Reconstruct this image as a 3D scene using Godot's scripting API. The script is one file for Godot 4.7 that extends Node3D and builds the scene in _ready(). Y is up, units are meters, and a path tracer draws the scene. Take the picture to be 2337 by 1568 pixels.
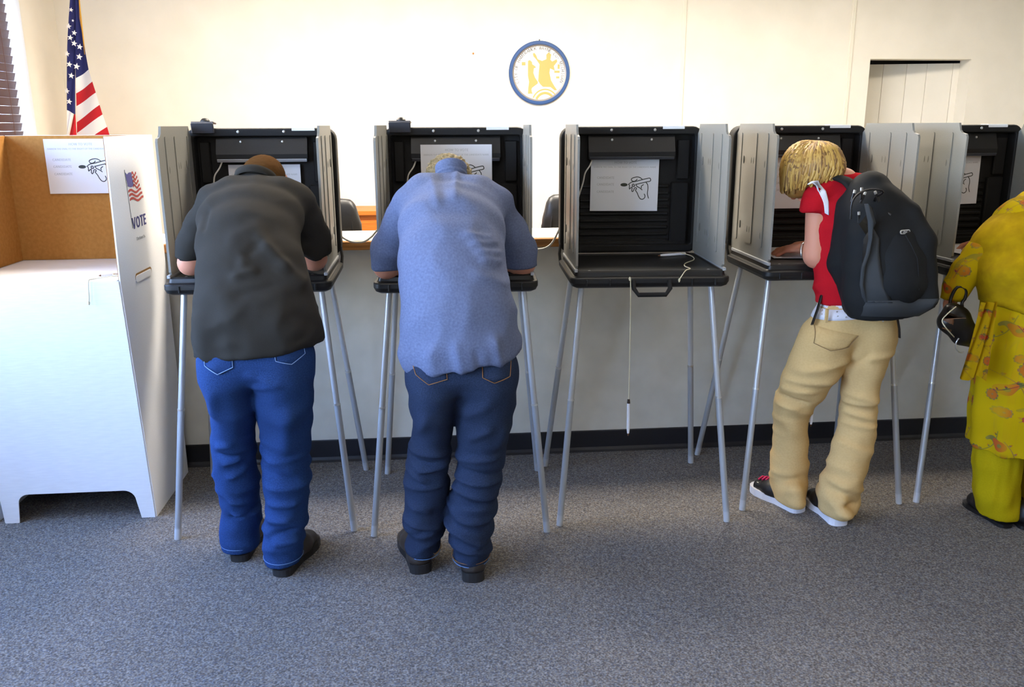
extends Node3D

# ---------------------------------------------------------------- helpers: naming
var taken := {}

func numbered(n: String) -> String:
	if not taken.has(n):
		taken[n] = 0
		return n
	taken[n] += 1
	return "%s_%03d" % [n, taken[n]]

func meta(o: Node, label: String, category: String, group := "") -> void:
	o.set_meta("label", label)
	o.set_meta("category", category)
	if group != "":
		o.set_meta("group", group)

func thing(called: String, label: String, category: String, at := Vector3.ZERO, turn := 0.0, group := "") -> Node3D:
	var o := Node3D.new()
	o.name = numbered(called)
	add_child(o)
	o.position = at
	o.rotation.y = turn
	meta(o, label, category, group)
	return o

func obj(called: String, m, mat: Material, parent: Node = null) -> MeshInstance3D:
	var o := MeshInstance3D.new()
	o.mesh = m.mesh() if m is B else m
	o.material_override = mat
	if parent == null:
		o.name = numbered(called)
		add_child(o)
	else:
		o.name = called
		parent.add_child(o, true)
	return o

func struct(called: String, m, mat: Material, parent: Node = null) -> MeshInstance3D:
	var o := obj(called, m, mat, parent)
	if parent == null:
		o.set_meta("kind", "structure")
	return o

# ---------------------------------------------------------------- helpers: hard-surface meshes
class B:
	var st := SurfaceTool.new()
	var grp := 0
	func _init() -> void:
		st.begin(Mesh.PRIMITIVE_TRIANGLES)
		st.set_smooth_group(-1)
	func flat() -> void:
		st.set_smooth_group(-1)
	func smooth() -> void:
		grp += 1
		st.set_smooth_group(grp)
	func tri(a: Vector3, b: Vector3, c: Vector3) -> void:   # counter-clockwise from outside
		st.add_vertex(a)
		st.add_vertex(c)
		st.add_vertex(b)
	func quad(a: Vector3, b: Vector3, c: Vector3, d: Vector3) -> void:
		tri(a, b, c)
		tri(a, c, d)
	func box(c: Vector3, s: Vector3, bs := Basis(), ch := 0.0015) -> B:
		flat()
		var h := s * 0.5
		ch = minf(ch, minf(h.x, minf(h.y, h.z)) * 0.6)
		# corners: three points for each of the eight corners, one per face
		var P := {}
		for sx in [-1, 1]:
			for sy in [-1, 1]:
				for sz in [-1, 1]:
					var k := Vector3(sx, sy, sz)
					var q := Vector3(sx * h.x, sy * h.y, sz * h.z)
					P[[sx, sy, sz, 0]] = c + bs * (q - Vector3(0, sy, sz) * ch)
					P[[sx, sy, sz, 1]] = c + bs * (q - Vector3(sx, 0, sz) * ch)
					P[[sx, sy, sz, 2]] = c + bs * (q - Vector3(sx, sy, 0) * ch)
		var cen := c
		for ax in 3:
			var u := (ax + 1) % 3
			var w := (ax + 2) % 3
			for s1 in [-1, 1]:
				var q: Array = []
				for uv in [[-1, -1], [1, -1], [1, 1], [-1, 1]]:
					var k := [0, 0, 0, ax]
					k[ax] = s1
					k[u] = uv[0]
					k[w] = uv[1]
					q.append(P[k])
				oquad(q[0], q[1], q[2], q[3], cen)
				# edges between face ax and face u
				for s2 in [-1, 1]:
					var e: Array = []
					for z in [[-1, ax], [1, ax], [1, u], [-1, u]]:
						var k := [0, 0, 0, z[1]]
						k[ax] = s1
						k[u] = s2
						k[w] = z[0]
						e.append(P[k])
					oquad(e[0], e[1], e[2], e[3], cen)
		for sx in [-1, 1]:
			for sy in [-1, 1]:
				for sz in [-1, 1]:
					otri(P[[sx, sy, sz, 0]], P[[sx, sy, sz, 1]], P[[sx, sy, sz, 2]], cen)
		return self
	func otri(a: Vector3, b: Vector3, c: Vector3, cen: Vector3) -> void:
		if (b - a).cross(c - a).dot((a + b + c) / 3.0 - cen) > 0:
			tri(a, b, c)
		else:
			tri(a, c, b)
	func oquad(a: Vector3, b: Vector3, c: Vector3, d: Vector3, cen: Vector3) -> void:
		if (b - a).cross(c - a).dot((a + b + c + d) * 0.25 - cen) > 0:
			quad(a, b, c, d)
		else:
			quad(a, d, c, b)
	func tube(pts: Array, r, n := 8, caps := true, sx := 1.0) -> B:
		var m := pts.size()
		var rings: Array = []
		var u := Vector3.ZERO
		for i in m:
			var t: Vector3 = (pts[mini(i + 1, m - 1)] - pts[maxi(i - 1, 0)]).normalized()
			if i == 0:
				u = t.cross(Vector3.UP if absf(t.y) < 0.9 else Vector3.RIGHT).normalized()
			else:
				u = (u - t * u.dot(t)).normalized()
			var v := t.cross(u)
			var rr: float = r[i] if r is Array else r
			var ring := PackedVector3Array()
			for j in n:
				var a := TAU * j / n
				ring.append(pts[i] + (u * cos(a) * sx + v * sin(a)) * rr)
			rings.append(ring)
		smooth()
		for i in m - 1:
			for j in n:
				quad(rings[i][j], rings[i][(j + 1) % n], rings[i + 1][(j + 1) % n], rings[i + 1][j])
		if caps:
			flat()
			for j in range(1, n - 1):
				tri(rings[0][0], rings[0][j + 1], rings[0][j])
				tri(rings[m - 1][0], rings[m - 1][j], rings[m - 1][j + 1])
		return self
	func lathe(prof: Array, n := 24, xf := Transform3D()) -> B:   # profile of (radius, height), from bottom to top, outside
		for i in prof.size() - 1:
			smooth()
			for j in n:
				var a0 := TAU * j / n
				var a1 := TAU * (j + 1) / n
				var p: Vector2 = prof[i]
				var q: Vector2 = prof[i + 1]
				var A := xf * Vector3(p.x * cos(a0), p.y, -p.x * sin(a0))
				var Bq := xf * Vector3(p.x * cos(a1), p.y, -p.x * sin(a1))
				var C := xf * Vector3(q.x * cos(a1), q.y, -q.x * sin(a1))
				var D := xf * Vector3(q.x * cos(a0), q.y, -q.x * sin(a0))
				if p.x > 1e-6:
					tri(A, Bq, C)
				if q.x > 1e-6:
					tri(A, C, D)
		return self
	func prism(poly: PackedVector2Array, d: float, xf := Transform3D(), ch := 0.0) -> B:   # outline in xy, extruded from z=0 to z=d
		if Geometry2D.is_polygon_clockwise(poly):
			poly = poly.duplicate()
			poly.reverse()
		var top := poly
		if ch > 0.0:
			var off := Geometry2D.offset_polygon(poly, -ch)
			if off.size() == 1 and off[0].size() == poly.size():
				top = off[0]
				if Geometry2D.is_polygon_clockwise(top):
					top.reverse()
				# align start
				var best := 0
				for i in top.size():
					if top[i].distance_to(poly[0]) < top[best].distance_to(poly[0]):
						best = i
				var al := PackedVector2Array()
				for i in top.size():
					al.append(top[(i + best) % top.size()])
				top = al
			else:
				ch = 0.0
		var idx := Geometry2D.triangulate_polygon(poly)
		var it := Geometry2D.triangulate_polygon(top)
		flat()
		var f := func(p: Vector2, z: float) -> Vector3: return xf * Vector3(p.x, p.y, z)
		for i in range(0, it.size(), 3):
			var a: Vector2 = top[it[i]]
			var b: Vector2 = top[it[i + 1]]
			var c: Vector2 = top[it[i + 2]]
			if (b - a).cross(c - a) < 0:
				var t := b
				b = c
				c = t
			tri(f.call(a, d), f.call(b, d), f.call(c, d))
		for i in range(0, idx.size(), 3):
			var a: Vector2 = poly[idx[i]]
			var b: Vector2 = poly[idx[i + 1]]
			var c: Vector2 = poly[idx[i + 2]]
			if (b - a).cross(c - a) < 0:
				var t := b
				b = c
				c = t
			tri(f.call(a, 0.0), f.call(c, 0.0), f.call(b, 0.0))
		var n := poly.size()
		var zs := d - ch
		for i in n:
			var a: Vector2 = poly[i]
			var b: Vector2 = poly[(i + 1) % n]
			quad(f.call(a, 0.0), f.call(b, 0.0), f.call(b, zs), f.call(a, zs))
			if ch > 0.0:
				quad(f.call(a, zs), f.call(b, zs), f.call(top[(i + 1) % n], d), f.call(top[i], d))
		return self
	func loft(loops: Array, cap0 := true, cap1 := true, per_band := true) -> B:   # loops of equal size, counter-clockwise seen from the end
		var n: int = loops[0].size()
		smooth()
		for i in loops.size() - 1:
			if per_band:
				smooth()
			for j in n:
				quad(loops[i][j], loops[i][(j + 1) % n], loops[i + 1][(j + 1) % n], loops[i + 1][j])
		flat()
		var cs := [[0, cap0], [loops.size() - 1, cap1]]
		for e in cs:
			if not e[1]:
				continue
			var L: PackedVector3Array = loops[e[0]]
			var c := Vector3.ZERO
			for p in L:
				c += p
			c /= n
			for j in n:
				if e[0] == 0:
					tri(c, L[(j + 1) % n], L[j])
				else:
					tri(c, L[j], L[(j + 1) % n])
		return self
	func sheet(g: Array, both := false) -> B:   # grid of points [row][column]; counter-clockwise = rows upwards, columns to the right
		smooth()
		for i in g.size() - 1:
			for j in g[i].size() - 1:
				quad(g[i][j], g[i][j + 1], g[i + 1][j + 1], g[i + 1][j])
		return self
	func mesh() -> ArrayMesh:
		st.generate_normals()
		st.index()
		return st.commit()

func round_rect(w: float, h: float, r: float, inset := 0.0, n := 5) -> PackedVector2Array:
	var out := PackedVector2Array()
	var hw := w * 0.5 - inset
	var hh := h * 0.5 - inset
	var rr := maxf(r - inset, 0.002)
	for c in [[1, 1, 0.0], [-1, 1, 0.25], [-1, -1, 0.5], [1, -1, 0.75]]:
		for i in n + 1:
			var a: float = TAU * (c[2] + 0.25 * i / n)
			out.append(Vector2(c[0] * (hw - rr) + cos(a) * rr, c[1] * (hh - rr) + sin(a) * rr))
	return out

func ring_path(pts: Array, n: int) -> Array:   # Catmull-Rom through the points
	var out: Array = []
	for i in pts.size() - 1:
		var p0: Vector3 = pts[maxi(i - 1, 0)]
		var p1: Vector3 = pts[i]
		var p2: Vector3 = pts[i + 1]
		var p3: Vector3 = pts[mini(i + 2, pts.size() - 1)]
		for k in n:
			out.append(p1.cubic_interpolate(p2, p0, p3, float(k) / n))
	out.append(pts[-1])
	return out

# ---------------------------------------------------------------- helpers: soft shapes as a distance field meshed by surface nets
class Soft:
	var o: Vector3
	var h: float
	var nx: int
	var ny: int
	var nz: int
	var val: PackedFloat32Array
	var verts: PackedVector3Array
	var norms: PackedVector3Array
	var idx: PackedInt32Array
	var quads: PackedInt32Array
	func _init(lo: Vector3, hi: Vector3, cell: float) -> void:
		o = lo
		h = cell
		nx = int((hi.x - lo.x) / h) + 2
		ny = int((hi.y - lo.y) / h) + 2
		nz = int((hi.z - lo.z) / h) + 2
		val.resize(nx * ny * nz)
		val.fill(1.0)
	func bone(a: Vector3, b: Vector3, ra: Vector2, rb: Vector2, k := 0.02, side := Vector3.RIGHT) -> void:
		var ab := b - a
		var len2 := maxf(ab.length_squared(), 1e-8)
		var dirv := ab.normalized() if ab.length() > 1e-4 else Vector3.UP
		var u := (side - dirv * side.dot(dirv))
		if u.length() < 0.05:
			u = dirv.cross(Vector3(0.3, 0.5, 0.8))
		u = u.normalized()
		var v := dirv.cross(u)
		var m := maxf(maxf(ra.x, ra.y), maxf(rb.x, rb.y)) + k + h * 2.5
		var lo := a.min(b) - Vector3.ONE * m - o
		var hi := a.max(b) + Vector3.ONE * m - o
		var i0 := maxi(int(lo.x / h), 0)
		var j0 := maxi(int(lo.y / h), 0)
		var k0 := maxi(int(lo.z / h), 0)
		var i1 := mini(int(hi.x / h) + 1, nx - 1)
		var j1 := mini(int(hi.y / h) + 1, ny - 1)
		var k1 := mini(int(hi.z / h) + 1, nz - 1)
		var ax := a.x
		var ay := a.y
		var az := a.z
		for kz in range(k0, k1 + 1):
			var pz := o.z + kz * h - az
			for jy in range(j0, j1 + 1):
				var py := o.y + jy * h - ay
				var base := nx * (jy + ny * kz)
				var tyz := py * ab.y + pz * ab.z
				for ix in range(i0, i1 + 1):
					var px := o.x + ix * h - ax
					var t := (px * ab.x + tyz) / len2
					t = clampf(t, 0.0, 1.0)
					var qx := px - ab.x * t
					var qy := py - ab.y * t
					var qz := pz - ab.z * t
					var ru := ra.x + (rb.x - ra.x) * t
					var rv := ra.y + (rb.y - ra.y) * t
					var rw := minf(ru, rv)
					var x := (qx * u.x + qy * u.y + qz * u.z) / ru
					var y := (qx * v.x + qy * v.y + qz * v.z) / rv
					var w := (qx * dirv.x + qy * dirv.y + qz * dirv.z) / rw
					var q0 := sqrt(x * x + y * y + w * w)
					var d: float
					if q0 < 1e-4:
						d = -rw
					else:
						var gx := x / ru
						var gy := y / rv
						var gw := w / rw
						d = (q0 - 1.0) * q0 / sqrt(gx * gx + gy * gy + gw * gw)
					var e := val[base + ix]
					var f := k - absf(e - d)
					if f > 0.0:
						val[base + ix] = minf(e, d) - f * f / (4.0 * k)
					elif d < e:
						val[base + ix] = d
	func ball(c: Vector3, r: Vector3, k := 0.02) -> void:   # axis-aligned ellipsoid
		bone(c - Vector3(0, 0.0005, 0), c + Vector3(0, 0.0005, 0), Vector2(r.x, r.z), Vector2(r.x, r.z), k)
	func chain(j: Array, k := 0.02, side := Vector3.RIGHT) -> void:
		for i in j.size() - 1:
			bone(j[i][0], j[i + 1][0], j[i][1], j[i + 1][1], k, side)
	func cut(n: Vector3, at: Vector3) -> void:   # keeps the side that n points away from
		n = n.normalized()
		var d0 := n.dot(o - at)
		for kz in nz:
			for jy in ny:
				var base := nx * (jy + ny * kz)
				var d := d0 + (n.y * jy + n.z * kz) * h
				for ix in nx:
					var dd := d + n.x * ix * h
					if dd > val[base + ix]:
						val[base + ix] = dd
	func bend(f: Callable) -> void:   # adds f(point) to the field where it is near the surface
		for kz in nz:
			for jy in ny:
				var base := nx * (jy + ny * kz)
				for ix in nx:
					var e := val[base + ix]
					if e > -0.04 and e < 0.04:
						val[base + ix] = e + f.call(o + Vector3(ix, jy, kz) * h)
	func at(p: Vector3) -> float:
		var q := (p - o) / h
		var i := clampi(int(q.x), 0, nx - 2)
		var j := clampi(int(q.y), 0, ny - 2)
		var k := clampi(int(q.z), 0, nz - 2)
		var fx := clampf(q.x - i, 0, 1)
		var fy := clampf(q.y - j, 0, 1)
		var fz := clampf(q.z - k, 0, 1)
		var b := i + nx * (j + ny * k)
		var c00 := lerpf(val[b], val[b + 1], fx)
		var c10 := lerpf(val[b + nx], val[b + nx + 1], fx)
		b += nx * ny
		var c01 := lerpf(val[b], val[b + 1], fx)
		var c11 := lerpf(val[b + nx], val[b + nx + 1], fx)
		return lerpf(lerpf(c00, c10, fy), lerpf(c01, c11, fy), fz)
	func hit(p: Vector3, d: Vector3, reach := 0.6) -> Vector3:   # first point of the surface from p along d
		var s := 0.0
		var last := at(p)
		while s < reach:
			s += h * 0.5
			var e := at(p + d * s)
			if e <= 0.0 and last > 0.0:
				return p + d * (s - h * 0.5 * e / (e - last))
			last = e
		return p + d * reach * 0.5
	func grad(p: Vector3) -> Vector3:
		var e := h * 0.7
		return Vector3(at(p + Vector3(e, 0, 0)) - at(p - Vector3(e, 0, 0)), at(p + Vector3(0, e, 0)) - at(p - Vector3(0, e, 0)), at(p + Vector3(0, 0, e)) - at(p - Vector3(0, 0, e))).normalized()
	func net(relax := 1, shift = null) -> void:
		verts = PackedVector3Array()
		quads = PackedInt32Array()
		var at_cell := PackedInt32Array()
		at_cell.resize(nx * ny * nz)
		at_cell.fill(-1)
		var sx := 1
		var sy := nx
		var sz := nx * ny
		for k in nz - 1:
			for j in ny - 1:
				var b := nx * (j + ny * k)
				for i in nx - 1:
					var c := b + i
					var v0 := val[c]
					if v0 > 0.03 or v0 < -0.03:
						continue
					var v1 := val[c + 1]
					var v2 := val[c + sy]
					var v3 := val[c + sy + 1]
					var v4 := val[c + sz]
					var v5 := val[c + sz + 1]
					var v6 := val[c + sz + sy]
					var v7 := val[c + sz + sy + 1]
					var cnt := int(v0 < 0) + int(v1 < 0) + int(v2 < 0) + int(v3 < 0) + int(v4 < 0) + int(v5 < 0) + int(v6 < 0) + int(v7 < 0)
					if cnt == 0 or cnt == 8:
						continue
					var s := Vector3.ZERO
					var m := 0
					if (v0 < 0) != (v1 < 0):
						s += Vector3(v0 / (v0 - v1), 0, 0); m += 1
					if (v2 < 0) != (v3 < 0):
						s += Vector3(v2 / (v2 - v3), 1, 0); m += 1
					if (v4 < 0) != (v5 < 0):
						s += Vector3(v4 / (v4 - v5), 0, 1); m += 1
					if (v6 < 0) != (v7 < 0):
						s += Vector3(v6 / (v6 - v7), 1, 1); m += 1
					if (v0 < 0) != (v2 < 0):
						s += Vector3(0, v0 / (v0 - v2), 0); m += 1
					if (v1 < 0) != (v3 < 0):
						s += Vector3(1, v1 / (v1 - v3), 0); m += 1
					if (v4 < 0) != (v6 < 0):
						s += Vector3(0, v4 / (v4 - v6), 1); m += 1
					if (v5 < 0) != (v7 < 0):
						s += Vector3(1, v5 / (v5 - v7), 1); m += 1
					if (v0 < 0) != (v4 < 0):
						s += Vector3(0, 0, v0 / (v0 - v4)); m += 1
					if (v1 < 0) != (v5 < 0):
						s += Vector3(1, 0, v1 / (v1 - v5)); m += 1
					if (v2 < 0) != (v6 < 0):
						s += Vector3(0, 1, v2 / (v2 - v6)); m += 1
					if (v3 < 0) != (v7 < 0):
						s += Vector3(1, 1, v3 / (v3 - v7)); m += 1
					at_cell[c] = verts.size()
					verts.append(o + (Vector3(i, j, k) + s / m) * h)
					# quads round the three edges that end in this cell's low corner
					if i > 0 and j > 0 and k > 0:
						var inside := v0 < 0
						if inside != (v1 < 0):
							q4(at_cell[c - sy - sz], at_cell[c - sz], at_cell[c], at_cell[c - sy], inside)
						if inside != (v2 < 0):
							q4(at_cell[c - sz - sx], at_cell[c - sx], at_cell[c], at_cell[c - sz], inside)
						if inside != (v4 < 0):
							q4(at_cell[c - sx - sy], at_cell[c - sy], at_cell[c], at_cell[c - sx], inside)
		for r in relax:
			smooth_once()
		if shift != null:
			normals()
			for i in verts.size():
				verts[i] += norms[i] * shift.call(verts[i], norms[i])
		normals()
	func q4(a: int, b: int, c: int, d: int, inside: bool) -> void:
		if a < 0 or b < 0 or c < 0 or d < 0:
			return
		if inside:
			quads.append_array([a, b, c, d])
		else:
			quads.append_array([a, d, c, b])
	func smooth_once() -> void:
		var s := PackedVector3Array()
		s.resize(verts.size())
		var n := PackedInt32Array()
		n.resize(verts.size())
		for i in range(0, quads.size(), 4):
			for e in 4:
				var a := quads[i + e]
				var b := quads[i + (e + 1) % 4]
				s[a] += verts[b]
				s[b] += verts[a]
				n[a] += 1
				n[b] += 1
		for i in verts.size():
			if n[i] > 0:
				verts[i] = verts[i].lerp(s[i] / n[i], 0.5)
	func normals() -> void:
		norms = PackedVector3Array()
		norms.resize(verts.size())
		for i in range(0, quads.size(), 4):
			var a := quads[i]
			var b := quads[i + 1]
			var c := quads[i + 2]
			var d := quads[i + 3]
			var n := (verts[c] - verts[a]).cross(verts[d] - verts[b])
			norms[a] += n
			norms[b] += n
			norms[c] += n
			norms[d] += n
		for i in norms.size():
			norms[i] = norms[i].normalized()
	func mesh(others := [], paint = null) -> ArrayMesh:   # others: further soft shapes of the same body
		var V := PackedVector3Array()
		var N := PackedVector3Array()
		var I := PackedInt32Array()
		var C := PackedColorArray()
		for s in [self] + others:
			var b0 := V.size()
			V.append_array(s.verts)
			N.append_array(s.norms)
			for i in range(0, s.quads.size(), 4):
				var a: int = b0 + s.quads[i]
				var b: int = b0 + s.quads[i + 1]
				var c: int = b0 + s.quads[i + 2]
				var d: int = b0 + s.quads[i + 3]
				I.append_array([a, c, b, a, d, c])
		var arr := []
		arr.resize(Mesh.ARRAY_MAX)
		arr[Mesh.ARRAY_VERTEX] = V
		arr[Mesh.ARRAY_NORMAL] = N
		arr[Mesh.ARRAY_INDEX] = I
		if paint != null:
			C.resize(V.size())
			for i in V.size():
				C[i] = paint.call(V[i], N[i])
			arr[Mesh.ARRAY_COLOR] = C
		var m := ArrayMesh.new()
		m.add_surface_from_arrays(Mesh.PRIMITIVE_TRIANGLES, arr)
		return m

# ---------------------------------------------------------------- helpers: materials
func paint_of(hex: String, rough := 0.6, metal := 0.0, spec := 0.5) -> StandardMaterial3D:
	var m := StandardMaterial3D.new()
	m.albedo_color = Color(hex)
	m.roughness = rough
	m.metallic = metal
	m.metallic_specular = spec
	return m

func speckle(size: int, seed_: int, colors: Array, blur := 0, weights = null) -> ImageTexture:   # random flecks of the given colours
	var rng := RandomNumberGenerator.new()
	rng.seed = seed_
	var im := Image.create(size, size, false, Image.FORMAT_RGB8)
	for y in size:
		for x in size:
			var c: Color = colors[rng.randi() % colors.size()]
			var f := rng.randf_range(0.9, 1.1)
			im.set_pixel(x, y, Color(c.r * f, c.g * f, c.b * f))
	if blur > 0:
		im.resize(size / 2, size / 2, Image.INTERPOLATE_BILINEAR)
		im.resize(size, size, Image.INTERPOLATE_CUBIC)
	return ImageTexture.create_from_image(im)

func noise_tex(freq: float, lo: Color, hi: Color, size := 256, seed_ := 1, oct := 3) -> NoiseTexture2D:
	var n := FastNoiseLite.new()
	n.seed = seed_
	n.frequency = freq
	n.fractal_octaves = oct
	var t := NoiseTexture2D.new()
	t.width = size
	t.height = size
	t.seamless = true
	t.noise = n
	var g := Gradient.new()
	g.set_color(0, lo)
	g.set_color(1, hi)
	t.color_ramp = g
	return t

func tri_tex(m: StandardMaterial3D, tex: Texture2D, scale: float, world := false, stretch := Vector3.ONE) -> StandardMaterial3D:
	m.albedo_texture = tex
	m.uv1_triplanar = true
	m.uv1_world_triplanar = world
	m.uv1_scale = stretch * scale
	return m

var noise := FastNoiseLite.new()

func nz(p: Vector3, f: float) -> float:
	return noise.get_noise_3d(p.x * f, p.y * f, p.z * f)

var M := {}

func make_materials() -> void:
	noise.seed = 7
	noise.frequency = 1.0
	noise.fractal_octaves = 2
	var c := paint_of("ffffff", 0.95, 0, 0.2)
	tri_tex(c, speckle(512, 3, [Color("565452"), Color("6e6c6a"), Color("807d79"), Color("675f57"), Color("5f626a"), Color("88847f"), Color("4d4a47"), Color("726a60")], 0), 0.55, true)
	M.carpet = c
	M.wall = tri_tex(paint_of("f2ecde", 0.75, 0, 0.3), noise_tex(0.02, Color("f6f6f4"), Color("ffffff"), 256, 2), 0.5, true)
	M.trim = paint_of("ece6d4", 0.5)
	M.ceiling = tri_tex(paint_of("ecebe6", 0.9), noise_tex(0.3, Color("d8d8d8"), Color("ffffff"), 256, 9), 1.2, true)
	M.counter = tri_tex(paint_of("dcd6c6", 0.6, 0, 0.35), noise_tex(0.03, Color("f2f2f0"), Color("ffffff"), 256, 4), 0.8, true)
	M.vinyl = paint_of("14161c", 0.45)
	M.laminate = paint_of("f3f1ea", 0.35)
	M.oak = tri_tex(paint_of("ffffff", 0.45), noise_tex(0.03, Color("8f5a22"), Color("c98a40"), 256, 6, 4), 1.0, false, Vector3(0.6, 9, 9))
	M.orange_wood = tri_tex(paint_of("ffffff", 0.45), noise_tex(0.03, Color("b8631c"), Color("d9842f"), 256, 8, 4), 1.0, false, Vector3(0.6, 9, 9))
	M.black = tri_tex(paint_of("ffffff", 0.42, 0, 0.45), noise_tex(0.4, Color("141414"), Color("1d1d1c"), 128, 3), 6.0)
	M.black_matt = tri_tex(paint_of("ffffff", 0.62, 0, 0.4), noise_tex(0.4, Color("121212"), Color("1b1b1a"), 128, 4), 6.0)
	M.grey_panel = tri_tex(paint_of("ffffff", 0.45, 0, 0.5), noise_tex(0.35, Color("82817a"), Color("8c8b83"), 128, 5), 5.0)
	M.grey_line = paint_of("77766f", 0.5)
	M.alu = paint_of("c2c4c6", 0.35, 0.45)
	M.alu_dull = paint_of("adb0b3", 0.42, 0.4)
	M.cap = paint_of("b4b6b8", 0.55, 0.1)
	M.steel = paint_of("d6d6d2", 0.28, 0.9)
	M.clip = paint_of("4a4c52", 0.38, 0.5)
	M.label = paint_of("f4f6f4", 0.5)
	M.paper = paint_of("e4e4e6", 0.8, 0, 0.3)
	M.print_grey = paint_of("b0b0ae", 0.8)
	M.print_dark = paint_of("3b3f3a", 0.8)
	M.string = paint_of("cfc6a6", 0.9)
	M.cable = paint_of("d9d3c6", 0.55)
	M.pen_white = paint_of("e8e8ea", 0.35)
	M.pen_tip = paint_of("2a1a10", 0.4)
	M.pen_brown = paint_of("6a4426", 0.5)
	M.card_white = tri_tex(paint_of("ffffff", 0.75, 0, 0.3), noise_tex(0.05, Color("e9eaec"), Color("f3f4f5"), 256, 12), 1.0, false, Vector3(1, 14, 14))
	M.card_brown = tri_tex(paint_of("ffffff", 0.85, 0, 0.25), noise_tex(0.06, Color("a8753a"), Color("b98547"), 256, 13, 4), 3.0)
	M.card_edge = paint_of("8a6636", 0.9)
	M.leather = tri_tex(paint_of("ffffff", 0.38, 0, 0.5), noise_tex(0.15, Color("232325"), Color("303032"), 256, 14), 4.0)
	M.leather_blue = tri_tex(paint_of("ffffff", 0.38, 0, 0.5), noise_tex(0.15, Color("2a446e"), Color("365688"), 256, 15), 4.0)
	M.blind = tri_tex(paint_of("ffffff", 0.4), noise_tex(0.08, Color("4a2a26"), Color("5c3830"), 128, 16), 1.0, false, Vector3(20, 20, 1.5))
	M.blind_cord = paint_of("6b4a40", 0.8)
	M.frame_white = paint_of("efefec", 0.5)
	M.flag_blue = paint_of("20245e", 0.85)
	M.flag_red = paint_of("c0161f", 0.85)
	M.flag_white = paint_of("efe9e2", 0.85)
	M.gold = paint_of("c8932e", 0.4, 0.5)
	M.seal_blue = paint_of("2f5288", 0.4)
	M.seal_white = paint_of("f6f3ee", 0.5)
	M.seal_silver = paint_of("a39d97", 0.35, 0.4)
	M.seal_gold = paint_of("ceaa62", 0.55)
	M.seal_ink = paint_of("33312e", 0.7)
	M.vote_blue = paint_of("2b2f78", 0.7)
	M.vote_red = paint_of("b43a34", 0.7)
	M.vote_purple = paint_of("5a589c", 0.7)
	M.skin = paint_of("c98a6e", 0.55, 0, 0.4)
	M.skin.subsurf_scatter_enabled = true
	M.skin.subsurf_scatter_strength = 0.12
	M.shirt_dark = tri_tex(paint_of("ffffff", 0.95, 0, 0.15), noise_tex(0.35, Color("302e2a"), Color("3a3834"), 256, 17), 4.0)
	M.shirt_blue = tri_tex(paint_of("ffffff", 0.95, 0, 0.15), noise_tex(0.14, Color("545d78"), Color("747d97"), 512, 18, 5), 1.6)
	M.shirt_red = tri_tex(paint_of("ffffff", 0.95, 0, 0.15), noise_tex(0.3, Color("a61720"), Color("b81c26"), 256, 19), 3.0)
	M.shirt_white = paint_of("dedce0", 0.95, 0, 0.15)
	M.jeans_a = tri_tex(paint_of("ffffff", 0.95, 0, 0.15), noise_tex(0.2, Color("213257"), Color("334f80"), 512, 20, 5), 1.8)
	M.jeans_b = tri_tex(paint_of("ffffff", 0.95, 0, 0.15), noise_tex(0.2, Color("212838"), Color("364259"), 512, 21, 5), 1.8)
	M.khaki = tri_tex(paint_of("ffffff", 0.95, 0, 0.15), noise_tex(0.12, Color("c4a26b"), Color("d2b27a"), 512, 22, 5), 1.6)
	M.thread_orange = paint_of("8a6038", 0.9)
	M.thread_blue = paint_of("7d9cc8", 0.9)
	M.thread_khaki = paint_of("8c7048", 0.9)
	M.hem_wear = paint_of("6284b2", 0.9)
	M.shoe_brown = paint_of("2e2620", 0.5)
	M.shoe_sole = paint_of("191614", 0.7)
	M.shoe_black = paint_of("161414", 0.45)
	M.shoe_white = paint_of("dcdadb", 0.55)
	M.shoe_pink = paint_of("d3205c", 0.4)
	M.pack_black = tri_tex(paint_of("ffffff", 0.8, 0, 0.3), noise_tex(0.5, Color("151616"), Color("1f2020"), 256, 23), 8.0)
	M.pack_grey = tri_tex(paint_of("ffffff", 0.85, 0, 0.3), noise_tex(0.5, Color("333536"), Color("3f4142"), 256, 24), 8.0)
	M.bag_black = paint_of("100e0e", 0.35)
	M.hair_brown = tri_tex(paint_of("ffffff", 0.95, 0, 0.1), noise_tex(0.3, Color("3e2812"), Color("604426"), 256, 25), 8.0)
	M.hair_grey = tri_tex(paint_of("ffffff", 0.8), noise_tex(0.25, Color("5c5038"), Color("a4946c"), 256, 26), 6.0)
	M.painted = paint_of("ffffff", 0.95, 0, 0.15)
	M.painted.vertex_color_use_as_albedo = true
	M.hair_painted = paint_of("ffffff", 0.5, 0, 0.45)
	M.hair_painted.vertex_color_use_as_albedo = true
	M.gold_cloth = tri_tex(paint_of("ffffff", 0.85, 0, 0.2), noise_tex(0.2, Color("a08a06"), Color("b39b0c"), 256, 27), 3.0)
	M.glass = paint_of("ffffff", 0.05)
	M.glass.transparency = BaseMaterial3D.TRANSPARENCY_ALPHA
	M.glass.albedo_color = Color(1, 1, 1, 0.06)
	M.diffuser = paint_of("ffffff", 0.6)
	M.diffuser.emission_enabled = true
	M.diffuser.emission = Color("fff1dc")
	M.diffuser.emission_energy_multiplier = 3.0

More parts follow.
